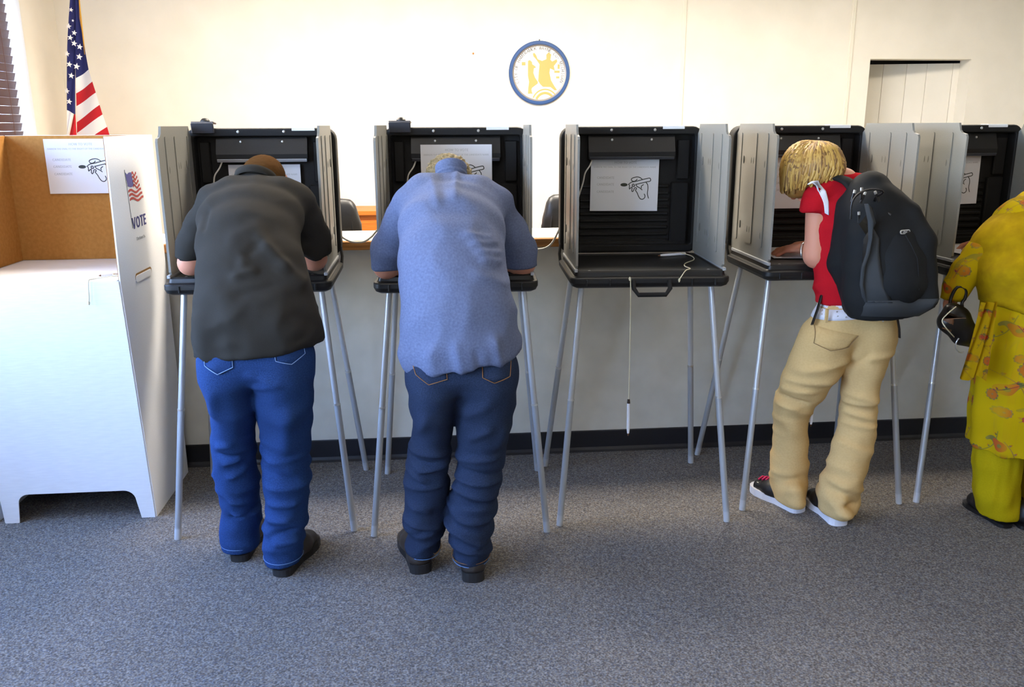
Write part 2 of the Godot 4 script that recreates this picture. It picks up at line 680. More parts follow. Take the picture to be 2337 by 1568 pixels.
# ---------------------------------------------------------------- the scene
func _ready() -> void:
	var cam := Camera3D.new()
	cam.name = "camera"
	cam.fov = 43.875
	cam.position = Vector3(0, 1.5, 0)
	cam.rotation_order = EULER_ORDER_YXZ
	cam.rotation_degrees = Vector3(-14.385, -5.179, -0.258)
	cam.near = 0.05
	cam.far = 200
	add_child(cam)
	cam.current = true
	var we := WorldEnvironment.new()
	we.name = "environment"
	var env := Environment.new()
	env.background_mode = Environment.BG_SKY
	var sky := Sky.new()
	var sm := ProceduralSkyMaterial.new()
	sm.sky_top_color = Color(0.52, 0.7, 1.0)
	sm.sky_horizon_color = Color(0.84, 0.92, 1.0)
	sm.ground_bottom_color = Color(0.42, 0.45, 0.5)
	sm.ground_horizon_color = Color(0.6, 0.68, 0.78)
	sm.sun_angle_max = 1.0
	sky.sky_material = sm
	env.sky = sky
	env.background_energy_multiplier = 36.0
	env.tonemap_mode = Environment.TONE_MAPPER_LINEAR
	env.tonemap_exposure = 1.0
	env.sdfgi_enabled = true
	env.ssao_enabled = true
	env.ssil_enabled = true
	we.environment = env
	add_child(we)
	make_materials()
	# ceiling lights of the room: the row behind the counter, then the rows over the floor
	for p in [[-0.8, -4.55, 9.0], [0.9, -4.55, 9.0], [2.9, -4.55, 4.5], [-0.6, -1.7, 0.5], [1.8, -1.7, 0.5], [-0.6, 0.9, 1.0], [1.8, 0.9, 1.0]]:
		ceiling_light(Vector3(p[0], CEIL, p[1]), p[2])
	build_setting()
	build_counter()
	build_booths()
	build_props()
	build_people()

const CEIL := 2.8
const WX := -2.515
const BACK := -6.4
var light_no := 0

func ceiling_light(at: Vector3, energy: float) -> void:
	var where: String = "behind the counter near the wall" if at.z < -4 else ("over the open carpet by the booths" if at.z < 0 else "over the open carpet behind the viewer")
	var side: String = "left" if at.x < 0 else ("middle" if at.x < 1.0 else "right")
	var t := thing("ceiling_light", "%s rectangular fluorescent ceiling light %s" % [side, where], "ceiling light", at, 0.0, "ceiling lights")
	var fr := B.new()
	fr.box(Vector3(-0.61, -0.015, 0), Vector3(0.03, 0.03, 0.62))
	fr.box(Vector3(0.61, -0.015, 0), Vector3(0.03, 0.03, 0.62))
	fr.box(Vector3(0, -0.015, -0.31), Vector3(1.25, 0.03, 0.03))
	fr.box(Vector3(0, -0.015, 0.31), Vector3(1.25, 0.03, 0.03))
	obj("frame", fr, M.frame_white, t)
	obj("diffuser", B.new().box(Vector3(0, -0.008, 0), Vector3(1.19, 0.012, 0.59)), M.diffuser, t)
	var l := AreaLight3D.new()
	l.name = "lamp_glow"
	l.area_size = Vector2(1.19, 0.59)
	l.area_normalize_energy = true
	l.light_color = Color("fff3e2")
	l.light_energy = energy
	l.shadow_enabled = true
	l.position = Vector3(0, -0.02, 0)
	l.rotation_degrees = Vector3(-90, 0, 0)
	l.area_range = 20.0
	t.add_child(l)

func build_setting() -> void:
	struct("floor", B.new().box(Vector3(1.35, -0.1, -1.55), Vector3(8.5, 0.2, 10.7)), M.carpet)
	struct("ceiling", B.new().box(Vector3(1.35, CEIL + 0.1, -1.55), Vector3(8.5, 0.2, 10.7)), M.ceiling)
	# left wall with its windows
	var wins := [[-5.88, -4.3], [-3.5, -2.0], [-1.4, 0.1], [0.7, 2.2]]
	var y0 := 0.92
	var y1 := 2.45
	var wl := B.new()
	wl.box(Vector3(WX - 0.1, y0 * 0.5, -1.55), Vector3(0.2, y0, 10.3), Basis(), 0.0)
	wl.box(Vector3(WX - 0.1, (y1 + CEIL) * 0.5, -1.55), Vector3(0.2, CEIL - y1, 10.3), Basis(), 0.0)
	var z := -6.7
	for w in wins + [[3.6, 3.6]]:
		wl.box(Vector3(WX - 0.1, (y0 + y1) * 0.5, (z + w[0]) * 0.5), Vector3(0.2, y1 - y0, w[0] - z), Basis(), 0.0)
		z = w[1]
	struct("wall_left", wl, M.wall)
	var no := 0
	for w in wins:
		no += 1
		var zc: float = (w[0] + w[1]) * 0.5
		var zl: float = w[1] - w[0]
		var fr := B.new()
		for s in [-1, 1]:
			fr.box(Vector3(WX - 0.16, (y0 + y1) * 0.5, zc + s * (zl * 0.5 - 0.02)), Vector3(0.06, y1 - y0, 0.04))
		fr.box(Vector3(WX - 0.16, y0 + 0.02, zc), Vector3(0.06, 0.04, zl))
		fr.box(Vector3(WX - 0.16, y1 - 0.02, zc), Vector3(0.06, 0.04, zl))
		fr.box(Vector3(WX - 0.16, (y0 + y1) * 0.5, zc), Vector3(0.05, 0.04, zl))
		var f := struct("window_%d" % no, fr, M.frame_white)
		obj("pane", B.new().box(Vector3(WX - 0.165, (y0 + y1) * 0.5, zc), Vector3(0.006, y1 - y0, zl), Basis(), 0.0), M.glass, f)
		obj("sill", B.new().box(Vector3(WX - 0.04, y0 + 0.012, zc), Vector3(0.16, 0.024, zl - 0.002)), M.frame_white, f)
	# back wall with the opening of the folding door
	var d0 := 3.267
	var d1 := 4.058
	var dh := 1.962
	var wb := B.new()
	wb.box(Vector3((-2.715 + d0) * 0.5, CEIL * 0.5, BACK - 0.07), Vector3(d0 + 2.715, CEIL, 0.14), Basis(), 0.0)
	wb.box(Vector3((d1 + 5.4) * 0.5, CEIL * 0.5, BACK - 0.07), Vector3(5.4 - d1, CEIL, 0.14), Basis(), 0.0)
	wb.box(Vector3((d0 + d1) * 0.5, (dh + CEIL) * 0.5, BACK - 0.07), Vector3(d1 - d0, CEIL - dh, 0.14), Basis(), 0.0)
	struct("wall_back", wb, M.wall)
	struct("wall_right", B.new().box(Vector3(5.3, CEIL * 0.5, -1.55), Vector3(0.2, CEIL, 10.3), Basis(), 0.0), M.wall)
	struct("wall_front", B.new().box(Vector3(1.35, CEIL * 0.5, 3.7), Vector3(8.5, CEIL, 0.2), Basis(), 0.0), M.wall)
	# folding door of upright boards, a little open, in the opening
	var dr := B.new()
	dr.box(Vector3((d0 + d1) * 0.5, 1.05, BACK - 0.48), Vector3(1.0, 2.1, 0.04), Basis(), 0.0)
	dr.box(Vector3(d0 - 0.06, 1.05, BACK - 0.31), Vector3(0.1, 2.1, 0.34), Basis(), 0.0)
	dr.box(Vector3(d1 + 0.06, 1.05, BACK - 0.31), Vector3(0.1, 2.1, 0.34), Basis(), 0.0)
	dr.box(Vector3((d0 + d1) * 0.5, 2.06, BACK - 0.31), Vector3(1.0, 0.1, 0.34), Basis(), 0.0)
	var door := struct("door_1", dr, M.vinyl)
	var a := Vector3(d0 - 0.01, 0, BACK - 0.33)
	var b := Vector3(d1 + 0.004, 0, BACK - 0.145)
	var cuts := [0.0, 0.27, 0.3, 0.33, 0.52, 0.7, 0.9, 1.0]
	var edges := [0.0, 0.05, 0.32, 0.53, 0.71, 0.94, 1.0]
	for i in edges.size() - 1:
		var p := a.lerp(b, edges[i])
		var q := a.lerp(b, edges[i + 1])
		var l := p.distance_to(q)
		obj("board", B.new().box((p + q) * 0.5 + Vector3(0, 0.975, 0), Vector3(l - 0.002, 1.935, 0.018), Basis(Vector3.UP, -atan2(q.z - p.z, q.x - p.x)), 0.0018), M.wall, door)
	# seams of the wall boards
	struct("trim_1", B.new().box(Vector3(1.838, CEIL * 0.5, BACK + 0.004), Vector3(0.03, CEIL - 0.01, 0.008), Basis(), 0.003), M.trim)
	struct("trim_2", B.new().box(Vector3(3.107, CEIL * 0.5, BACK + 0.004), Vector3(0.03, CEIL - 0.01, 0.008), Basis(), 0.003), M.trim)
	struct("baseboard_back", B.new().box(Vector3(0.37, 0.05, BACK + 0.006), Vector3(5.75, 0.1, 0.012)), M.vinyl)
	struct("baseboard_right", B.new().box(Vector3(5.194, 0.05, -1.55), Vector3(0.012, 0.1, 9.6)), M.vinyl)
	struct("baseboard_left", B.new().box(Vector3(WX + 0.006, 0.05, -1.4), Vector3(0.012, 0.1, 4.5)), M.vinyl)
	struct("baseboard_front", B.new().box(Vector3(1.35, 0.05, 3.594), Vector3(7.6, 0.1, 0.012)), M.vinyl)

func build_counter() -> void:
	var t := thing("service_counter", "long cream service counter with white top and oak edge behind the booths", "counter", Vector3(0, 0, 0))
	var zf := -3.748
	var x0 := WX + 0.002
	var x1 := 5.19
	obj("front_panel", B.new().box(Vector3((x0 + x1) * 0.5, 0.491, zf - 0.03), Vector3(x1 - x0, 0.978, 0.06), Basis(), 0.0), M.counter, t)
	obj("countertop", B.new().box(Vector3((x0 + x1) * 0.5, 1.002, -3.885), Vector3(x1 - x0, 0.04, 0.34), Basis(), 0.003), M.laminate, t)
	obj("edge_strip", B.new().box(Vector3((x0 + x1) * 0.5, 0.999, -3.706), Vector3(x1 - x0, 0.038, 0.018), Basis(), 0.003), M.oak, t)
	# black cove base
	var pr := PackedVector2Array([Vector2(0, 0), Vector2(0.022, 0), Vector2(0.012, 0.008), Vector2(0.006, 0.02), Vector2(0.005, 0.098), Vector2(0.003, 0.102), Vector2(0, 0.102)])
	obj("cove_base", B.new().prism(pr, x1 - x0, Transform3D(Basis(Vector3(0, 0, 1), Vector3(0, 1, 0), Vector3(-1, 0, 0)), Vector3(x1, 0, zf))), M.vinyl, t)
	obj("staff_panel", B.new().box(Vector3((x0 + x1) * 0.5, 0.49, -4.0), Vector3(x1 - x0, 0.978, 0.03), Basis(), 0.0), M.counter, t)

# ---------------------------------------------------------------- suitcase voting booths
func rr3(w: float, d: float, r: float, inset: float, y: float, c: Vector3, up := true) -> PackedVector3Array:
	var out := PackedVector3Array()
	for p in round_rect(w, d, r, inset):
		if up:
			out.append(c + Vector3(p.x, y, -p.y))
		else:
			out.append(c + Vector3(p.x, p.y, y))
	return out

var booth_parts := {}

func leg_parts(t: Node3D, top: Vector3, foot: Vector3) -> void:
	var mid := top.lerp(foot, 0.47)
	var low := top.lerp(foot, 0.955)
	var l := obj("leg", B.new().tube([top, mid], 0.0112, 14), M.alu, t)
	obj("lower_tube", B.new().tube([mid, low], 0.0122, 14), M.alu_dull, l)
	obj("collar", B.new().tube([top.lerp(foot, 0.466), top.lerp(foot, 0.474)], 0.0131, 14), M.steel, l)
	obj("foot_cap", B.new().tube([low, foot], [0.0126, 0.0126], 14), M.cap, l)

func privacy_panel(t: Node3D, s: float, splay: float) -> void:
	# outline: distance from the hinge, height
	var poly := PackedVector2Array([Vector2(0, 0.992), Vector2(0.425, 0.992), Vector2(0.435, 1.002), Vector2(0.437, 1.448), Vector2(0.43, 1.459), Vector2(0.405, 1.464), Vector2(0.392, 1.474), Vector2(0.382, 1.5), Vector2(0.03, 1.5), Vector2(0.018, 1.475), Vector2(0.0, 1.46)])
	var hinge := Vector3(s * 0.268, 0, -0.475)
	var bs := Basis(Vector3.UP, -PI * 0.5 + s * splay)   # x runs to the front
	var xf := Transform3D(bs, hinge) * Transform3D(Basis(), Vector3(0, 0, -0.004))
	var p := obj("privacy_panel", B.new().prism(poly, 0.008, xf, 0.0012), M.grey_panel, t)
	for r in [[0.055, 0.03], [0.2, 0.078], [0.335, 0.042]]:
		for f in [-1, 1]:
			var z0: float = 0.008 if f > 0 else -0.003
			var rp := round_rect(r[1], 0.43, 0.008)
			var q := PackedVector2Array()
			for v in rp:
				q.append(v + Vector2(r[0], 1.25))
			obj("rib", B.new().prism(q, 0.003, xf * Transform3D(Basis(), Vector3(0, 0, z0)), 0.0), M.grey_panel, p)
	for sl in [[0.1, 1.36], [0.19, 1.36], [0.215, 1.36], [0.335, 1.35], [0.1, 1.1], [0.19, 1.09], [0.215, 1.09], [0.335, 1.08]]:
		for f in [-1, 1]:
			var z1: float = 0.0095 if f > 0 else -0.0015
			var m := SphereMesh.new()
			m.radius = 0.5
			m.height = 1.0
			m.radial_segments = 10
			m.rings = 6
			var o := obj("dimple", m, M.grey_line, p)
			o.transform = xf * Transform3D(Basis.from_scale(Vector3(0.011, 0.032, 0.006)), Vector3(sl[0], sl[1], z1))
	obj("hinge_rail", B.new().box(Vector3(s * 0.272, 0.986, -0.24), Vector3(0.012, 0.012, 0.42)), M.alu_dull, t)

func make_booth(label: String, at: Vector3, turn: float, clip: bool, splay: float) -> Node3D:
	var t := thing("voting_booth", label, "voting booth", at, turn, "folding suitcase voting booths")
	var c := Vector3(0, 0, -0.247)
	var W := 0.586
	var D := 0.474
	var loops: Array = []
	for q in [[0.022, 0.922], [0.007, 0.929], [0.0, 0.942], [0.0, 0.957], [0.003, 0.961], [0.012, 0.963], [0.016, 0.966], [0.019, 0.979], [0.024, 0.984], [0.033, 0.984], [0.036, 0.98]]:
		loops.append(rr3(W, D, 0.035, q[0], q[1], c))
	obj("desk_tray", B.new().loft(loops), M.black, t)
	# latches and moulded ribs on the front lip
	for x in [-0.235, -0.15, 0.15, 0.235]:
		obj("lip_rib", B.new().box(Vector3(x, 0.944, -0.0085), Vector3(0.006, 0.024, 0.006)), M.black, t)
	var hp := [Vector3(-0.066, 0.95, -0.012), Vector3(-0.066, 0.925, 0.006), Vector3(-0.05, 0.903, 0.012), Vector3(0.05, 0.903, 0.012), Vector3(0.066, 0.925, 0.006), Vector3(0.066, 0.95, -0.012)]
	obj("handle", B.new().tube(hp, 0.0085, 10), M.black_matt, t)
	for x in [-0.22, 0.22]:
		obj("rivet", B.new().lathe([Vector2(0.006, 0), Vector2(0.0045, 0.0022), Vector2(0.0, 0.003)], 10, Transform3D(Basis(), Vector3(x, 0.98, -0.06))), M.steel, t)
	# lid standing up at the back
	var lc := Vector3(0, 1.2385, 0)
	loops = []
	for q in [[0.02, -0.55], [0.004, -0.545], [0.0, -0.535], [0.0, -0.48], [0.003, -0.474], [0.01, -0.472], [0.028, -0.472], [0.032, -0.476], [0.034, -0.522]]:
		loops.append(rr3(0.576, 0.507, 0.045, q[0], q[1], lc, false))
	var lid := obj("lid", B.new().loft(loops), M.black_matt, t)
	for i in 9:
		obj("lid_rib", B.new().box(Vector3(-0.02, 1.03 + i * 0.028, -0.517), Vector3(0.37, 0.015, 0.014), Basis(), 0.004), M.black_matt, lid)
	obj("lid_block", B.new().box(Vector3(0.208, 1.145, -0.512), Vector3(0.072, 0.25, 0.024), Basis(), 0.005), M.black_matt, lid)
	obj("lid_block", B.new().box(Vector3(0.0, 1.02, -0.508), Vector3(0.48, 0.02, 0.03), Basis(), 0.004), M.black_matt, lid)
	obj("lid_block", B.new().box(Vector3(0.218, 1.36, -0.514), Vector3(0.05, 0.16, 0.02), Basis(), 0.004), M.black_matt, lid)
	obj("lid_block", B.new().box(Vector3(-0.225, 1.36, -0.514), Vector3(0.04, 0.16, 0.02), Basis(), 0.004), M.black_matt, lid)
	for x in [-0.085, 0.09]:
		obj("bolt", B.new().lathe([Vector2(0.0065, 0), Vector2(0.005, 0.003), Vector2(0.0, 0.004)], 10, Transform3D(Basis(Vector3.RIGHT, PI * 0.5), Vector3(x, 1.478, -0.473))), M.steel, lid)
	# lamp housing across the lid
	var hs := PackedVector2Array([Vector2(0.0, 0.0), Vector2(0.03, 0.0), Vector2(0.05, 0.012), Vector2(0.052, 0.03), Vector2(0.03, 0.095), Vector2(0.0, 0.095)])
	var hh := obj("lamp_housing", B.new().prism(hs, 0.35, Transform3D(Basis(Vector3(0, 0, 1), Vector3(0, 1, 0), Vector3(-1, 0, 0)), Vector3(0.175, 1.362, -0.522))), M.black, t)
	obj("housing_lip", B.new().box(Vector3(0, 1.368, -0.471), Vector3(0.345, 0.012, 0.004), Basis(Vector3.RIGHT, 0.35)), M.alu_dull if at.x < -0.5 else M.clip, hh)
	for x in [-0.08, 0.08]:
		obj("bolt", B.new().lathe([Vector2(0.0055, 0), Vector2(0.004, 0.003), Vector2(0.0, 0.0035)], 10, Transform3D(Basis(Vector3.RIGHT, PI * 0.5), Vector3(x, 1.44, -0.485))), M.steel, hh)
	obj("top_label", B.new().box(Vector3(0.165, 1.4925, -0.5), Vector3(0.09, 0.003, 0.05), Basis(), 0.001), M.label, t)
	obj("top_label", B.new().box(Vector3(0.165, 1.486, -0.4712), Vector3(0.088, 0.01, 0.002), Basis(), 0.0005), M.label, t)
	if clip:
		var cp := obj("clip_lamp", B.new().box(Vector3(-0.215, 1.492, -0.462), Vector3(0.085, 0.042, 0.012), Basis(Vector3.RIGHT, 0.2), 0.004), M.clip, t)
		obj("clip_top", B.new().box(Vector3(-0.215, 1.512, -0.488), Vector3(0.085, 0.006, 0.05), Basis(Vector3.RIGHT, -0.1), 0.002), M.clip, cp)
		obj("clip_knob", B.new().lathe([Vector2(0.018, 0), Vector2(0.018, 0.006), Vector2(0.01, 0.014), Vector2(0, 0.016)], 14, Transform3D(Basis(), Vector3(-0.212, 1.515, -0.5))), M.black, cp)
	for s in [-1.0, 1.0]:
		privacy_panel(t, s, splay)
		obj("hinge", B.new().tube([Vector3(s * 0.285, 1.02, -0.478), Vector3(s * 0.29, 0.985, -0.465), Vector3(s * 0.287, 0.95, -0.45)], 0.006, 8), M.black, t)
	for s in [-1.0, 1.0]:
		leg_parts(t, Vector3(s * 0.243, 0.925, -0.1), Vector3(s * 0.327, 0, 0.008))
	for s in [-1.0, 1.0]:
		leg_parts(t, Vector3(s * 0.243, 0.925, -0.41), Vector3(s * 0.334, 0, -0.588))
	return t

var booths: Array = []

func build_booths() -> void:
	var spec := [
		["black suitcase voting booth where the man in the dark shirt writes, clip on top", -0.661, -3.030, 0.008, true, 0.0],
		["black suitcase voting booth where the man in the blue polo writes, clip on top", 0.071, -2.965, -0.047, true, 0.0],
		["empty black suitcase voting booth with a pen lying on its desk", 0.779, -2.9815, -0.047, false, 0.0],
		["black suitcase voting booth where the person with the backpack writes", 1.527, -3.0555, -0.011, false, 0.0],
		["black suitcase voting booth in front of the woman in yellow", 2.257, -3.0686, 0.034, false, 0.0],
	]
	for s in spec:
		booths.append(make_booth(s[0], Vector3(s[1], 0, s[2]), s[3], s[4], s[5]))

# ---------------------------------------------------------------- instruction sheets
func text_mesh(text: String, width: float, height: float, depth := 0.0004, serif := false, bold := false) -> Mesh:
	var f := SystemFont.new()
	f.font_names = PackedStringArray(["Droid Serif" if serif else "Droid Sans"])
	if bold:
		f.font_weight = 700
	var m := TextMesh.new()
	m.text = text
	m.font = f
	m.font_size = 32
	m.pixel_size = 0.01
	m.depth = 0.01
	m.curve_step = 2.0
	var bb := m.get_aabb()
	var st := SurfaceTool.new()
	var xf := Transform3D(Basis.from_scale(Vector3(width / bb.size.x, height / bb.size.y, depth / 0.01)), Vector3.ZERO)
	xf.origin = -(xf * bb.get_center())
	st.append_from(m, 0, xf)
	return st.commit()

func ribbon(b: B, pts: Array, w: float, z: float) -> void:   # flat ink stroke in the xy plane
	var q: Array = []
	for p in pts:
		q.append(Vector3(p.x, p.y, z))
	q = ring_path(q, 4)
	b.flat()
	for i in q.size() - 1:
		var d: Vector3 = (q[i + 1] - q[i]).normalized()
		var n := Vector3(-d.y, d.x, 0) * w * 0.5
		var e := d * w * 0.3
		b.quad(q[i] - n - e, q[i + 1] - n + e, q[i + 1] + n + e, q[i] + n - e)

var sheet_text := {}

func make_sheet(label: String, xf: Transform3D) -> void:
	var t := thing("instruction_sheet", label, "instruction sheet", Vector3.ZERO, 0.0, "how to vote sheets")
	t.transform = xf
	if sheet_text.is_empty():
		var g: Array = []
		for zz in [0.0, -0.0006]:
			var rows: Array = []
			for i in 7:
				var row: Array = []
				for j in 7:
					row.append(Vector3((j - 3) / 3.0 * 0.1395, (i - 3) / 3.0 * 0.108, zz))
				rows.append(row)
			g.append(rows)
		var pb := B.new()
		pb.box(Vector3(0, 0, -0.0004), Vector3(0.279, 0.216, 0.0008), Basis(), 0.0)
		sheet_text.paper = pb.mesh()
		sheet_text.title = text_mesh("HOW TO VOTE", 0.09, 0.0092)
		sheet_text.sub = text_mesh("DARKEN THE OVAL TO THE RIGHT OF THE CANDIDATE NAME", 0.255, 0.0062)
		sheet_text.name = text_mesh("CANDIDATE", 0.07, 0.009)
		var strokes := [
			[1185, 680, 1190, 650, 1250, 620, 1330, 605, 1400, 620, 1470, 670],
			[1185, 680, 1210, 710, 1260, 715, 1310, 690, 1330, 660],
			[1130, 780, 1190, 740, 1260, 725, 1350, 705, 1480, 670, 1640, 635, 1675, 660, 1680, 695, 1655, 715, 1560, 735, 1430, 765, 1310, 795],
			[1300, 790, 1340, 850, 1400, 880, 1470, 935], [1450, 890, 1450, 840, 1500, 800],
			[1560, 740, 1605, 800, 1620, 900, 1610, 1030, 1645, 1150],
			[1110, 790, 1140, 820, 1140, 890, 1150, 910, 1180, 880, 1210, 880, 1205, 950, 1225, 980, 1255, 940, 1270, 890, 1310, 880, 1325, 910, 1300, 940, 1350, 1020, 1380, 1090, 1430, 1160, 1490, 1175, 1540, 1140, 1550, 1090, 1530, 1040],
			[1215, 860, 1215, 800, 1250, 790, 1275, 830, 1250, 850, 1235, 830],
		]
		var hb := B.new()
		for s in strokes:
			var pts: Array = []
			for i in range(0, s.size(), 2):
				pts.append(Vector2((s[i] - 140) / 1740.0 * 0.279 - 0.1395, 0.108 - (s[i + 1] - 110) / 1365.0 * 0.216))
			ribbon(hb, pts, 0.0034, 0.0003)
		sheet_text.hand = hb.mesh()
		var ov := PackedVector2Array()
		for i in 20:
			var a := TAU * i / 20
			ov.append(Vector2((1000 + 92 * cos(a) - 140) / 1740.0 * 0.279 - 0.1395, 0.108 - (805 + 44 * sin(a) - 110) / 1365.0 * 0.216))
		sheet_text.oval = B.new().prism(ov, 0.0003).mesh()
	obj("paper", sheet_text.paper, M.paper, t)
	obj("title_print", sheet_text.title, M.print_grey, t).position = Vector3(0.0025, 0.0874, 0.0002)
	obj("subtitle_print", sheet_text.sub, M.print_grey, t).position = Vector3(0.0, 0.069, 0.0002)
	for y in [0.0265, -0.0004, -0.0297]:
		obj("candidate_print", sheet_text.name, M.print_grey, t).position = Vector3(-0.0775, y, 0.0002)
	obj("hand_print", sheet_text.hand, M.print_dark, t)
	obj("oval_print", sheet_text.oval, M.print_dark, t)

# ---------------------------------------------------------------- props
func stroke(b: B, pts: Array, r: float, n := 6) -> B:
	return b.tube(ring_path(pts, 5), r, n)

func make_pen(label: String, a: Vector3, b: Vector3, cord: Array, group := "marking pens") -> void:
	var t := thing("marking_pen", label, "pen", Vector3.ZERO, 0.0, group)
	var d := (b - a)
	obj("barrel", B.new().tube([a, a + d * 0.12, a + d * 0.88], [0.004, 0.0058, 0.0058], 10), M.pen_white, t)
	obj("cap", B.new().tube([a + d * 0.88, b], [0.0061, 0.0045], 10), M.pen_tip, t)
	obj("tip", B.new().tube([a - d * 0.08, a], [0.0012, 0.0036], 8), M.pen_brown, t)
	if cord.size() > 1:
		obj("string", stroke(B.new(), cord, 0.0019), M.string, t)
		obj("knot", B.new().tube([cord[-1] + Vector3(0, 0.006, 0), cord[-1], cord[-1] - Vector3(0, 0.008, 0)], [0.002, 0.0045, 0.002], 8), M.string, t)

func build_props() -> void:
	# how-to-vote sheets
	var places := [
		[0, Vector3(0.0, 1.243, -0.5035), 0.0, "how to vote sheet behind the head of the man in the dark shirt"],
		[1, Vector3(0.002, 1.318, -0.4655), 0.0, "how to vote sheet behind the man in the blue polo, hung highest"],
		[2, Vector3(-0.022, 1.262, -0.5035), -0.008, "how to vote sheet in the empty booth, fully in view"],
		[3, Vector3(-0.01, 1.256, -0.5035), 0.0, "how to vote sheet half hidden behind the head with blonde hair"],
		[4, Vector3(-0.01, 1.262, -0.5035), 0.02, "how to vote sheet in the booth in front of the woman in yellow"],
	]
	for p in places:
		make_sheet(p[3], booths[p[0]].transform * Transform3D(Basis(Vector3.BACK, p[2]), p[1]))
	# lamp cords inside the booths
	for i in 5:
		var bt: Node3D = booths[i]
		obj("lamp_cord", stroke(B.new(), [Vector3(-0.158, 1.366, -0.49), Vector3(-0.168, 1.34, -0.48), Vector3(-0.188, 1.31, -0.475), Vector3(-0.196, 1.27, -0.478), Vector3(-0.215, 1.2, -0.49), Vector3(-0.235, 1.1, -0.497)], 0.003, 8), M.cable, bt)
	# pens
	make_pen("white marking pen lying on the empty booth's desk, tied to a string", Vector3(0.905, 0.9865, -3.352), Vector3(1.035, 0.9865, -3.395), [Vector3(1.0, 0.991, -3.384), Vector3(1.03, 0.985, -3.33), Vector3(1.01, 0.984, -3.24), Vector3(0.955, 0.985, -3.16), Vector3(0.93, 0.985, -3.09), Vector3(0.93, 0.987, -3.02), Vector3(0.905, 0.986, -2.99), Vector3(0.882, 0.966, -2.969), Vector3(0.876, 0.955, -2.969)])
	make_pen("white marking pen hanging on a long string from the empty booth", Vector3(0.704, 0.378, -2.962), Vector3(0.702, 0.512, -2.962), [Vector3(0.702, 0.512, -2.962), Vector3(0.7015, 0.6, -2.962), Vector3(0.7, 0.8, -2.964), Vector3(0.697, 0.95, -2.967), Vector3(0.694, 0.964, -2.969)])
	make_pen("white marking pen hanging on a string behind the khaki trousers", Vector3(1.453, 0.356, -3.045), Vector3(1.454, 0.474, -3.045), [Vector3(1.454, 0.474, -3.045), Vector3(1.447, 0.656, -3.045), Vector3(1.433, 0.928, -3.045)])
	make_pen("small marking pen with a tangled string on the cardboard booth shelf", Vector3(-1.215, 0.974, -3.2), Vector3(-1.15, 0.974, -3.26), [Vector3(-1.16, 0.976, -3.25), Vector3(-1.18, 0.973, -3.22), Vector3(-1.15, 0.973, -3.19), Vector3(-1.19, 0.972, -3.17), Vector3(-1.226, 0.969, -3.15), Vector3(-1.23, 0.966, -3.121), Vector3(-1.236, 0.91, -3.124), Vector3(-1.24, 0.888, -3.126)])
	# cords between the booths
	var pc := obj("power_cord", stroke(B.new(), [Vector3(0.53, 1.1, -3.53), Vector3(0.497, 1.024, -3.55), Vector3(0.465, 0.997, -3.55), Vector3(0.42, 0.99, -3.55), Vector3(0.36, 0.992, -3.52)], 0.0042, 8), M.cable)
	meta(pc, "pale power cord sagging between the blue polo man's booth and the empty booth", "cord", "power cords")
	pc = obj("power_cord", stroke(B.new(), [Vector3(-0.385, 1.06, -3.575), Vector3(-0.372, 1.043, -3.6), Vector3(-0.339, 1.029, -3.6), Vector3(-0.294, 1.03, -3.6), Vector3(-0.261, 1.05, -3.59), Vector3(-0.241, 1.072, -3.57), Vector3(-0.2, 1.12, -3.53)], 0.0042, 8), M.cable)
	meta(pc, "pale power cord sagging between the booths of the two men", "cord", "power cords")
	pc = obj("power_cord", stroke(B.new(), [Vector3(1.325, 1.2, -3.5), Vector3(1.345, 1.13, -3.46), Vector3(1.375, 1.06, -3.44), Vector3(1.383, 1.03, -3.43), Vector3(1.37, 0.995, -3.42)], 0.003, 8), M.cable)
	meta(pc, "thin pale cord hanging beside the ballot with a knotted end", "cord")
	# ballots
	var bl := obj("ballot_paper", B.new().box(Vector3.ZERO, Vector3(0.2, 0.0012, 0.34), Basis(), 0.0), M.paper)
	bl.transform = Transform3D(Basis(Vector3.UP, -0.12), Vector3(1.455, 0.9848, -3.4))
	meta(bl, "white ballot paper under the hand of the person with the backpack", "ballot")
	bl = obj("ballot_paper", B.new().box(Vector3.ZERO, Vector3(0.2, 0.0012, 0.3), Basis(), 0.0), M.paper)
	bl.transform = Transform3D(Basis(Vector3.UP, 0.12), Vector3(2.215, 0.9848, -3.36))
	meta(bl, "white ballot paper on the desk in front of the woman in yellow", "ballot")
	bl = obj("ballot_paper", B.new().box(Vector3.ZERO, Vector3(0.2, 0.0012, 0.3), Basis(), 0.0), M.paper)
	bl.transform = Transform3D(Basis(Vector3.UP, 0.05), Vector3(-0.64, 0.9848, -3.33))
	meta(bl, "white ballot paper on the desk under the man in the dark shirt", "ballot")
	bl = obj("ballot_paper", B.new().box(Vector3.ZERO, Vector3(0.2, 0.0012, 0.3), Basis(), 0.0), M.paper)
	bl.transform = Transform3D(Basis(Vector3.UP, -0.05), Vector3(0.075, 0.9848, -3.27))
	meta(bl, "white ballot paper on the desk under the man in the blue polo", "ballot")
	cardboard_booth("white cardboard voting booth with brown inside and VOTE print on its side", Vector3(-1.413, 0, -3.225), true)
	cardboard_booth("second white cardboard voting booth, only its edge showing at the far left", Vector3(-2.018, 0, -3.235), false)
	make_sheet("how to vote sheet pinned inside the white cardboard booth", Transform3D(Basis(Vector3.UP, 0.0), Vector3(-1.405, 1.345, -3.655)))
	office_chair("black leather office chair between the two men's booths, behind the counter", Vector3(-0.605, 0, -4.6), PI + 0.12, M.leather, 1.145)
	office_chair("black leather office chair behind the counter, left of the empty booth", Vector3(0.79, 0, -4.6), PI - 0.1, M.leather, 1.155)
	office_chair("blue leather office chair behind the counter beside the cardboard booth", Vector3(-1.64, 0, -4.6), PI + 0.05, M.leather_blue, 1.13)
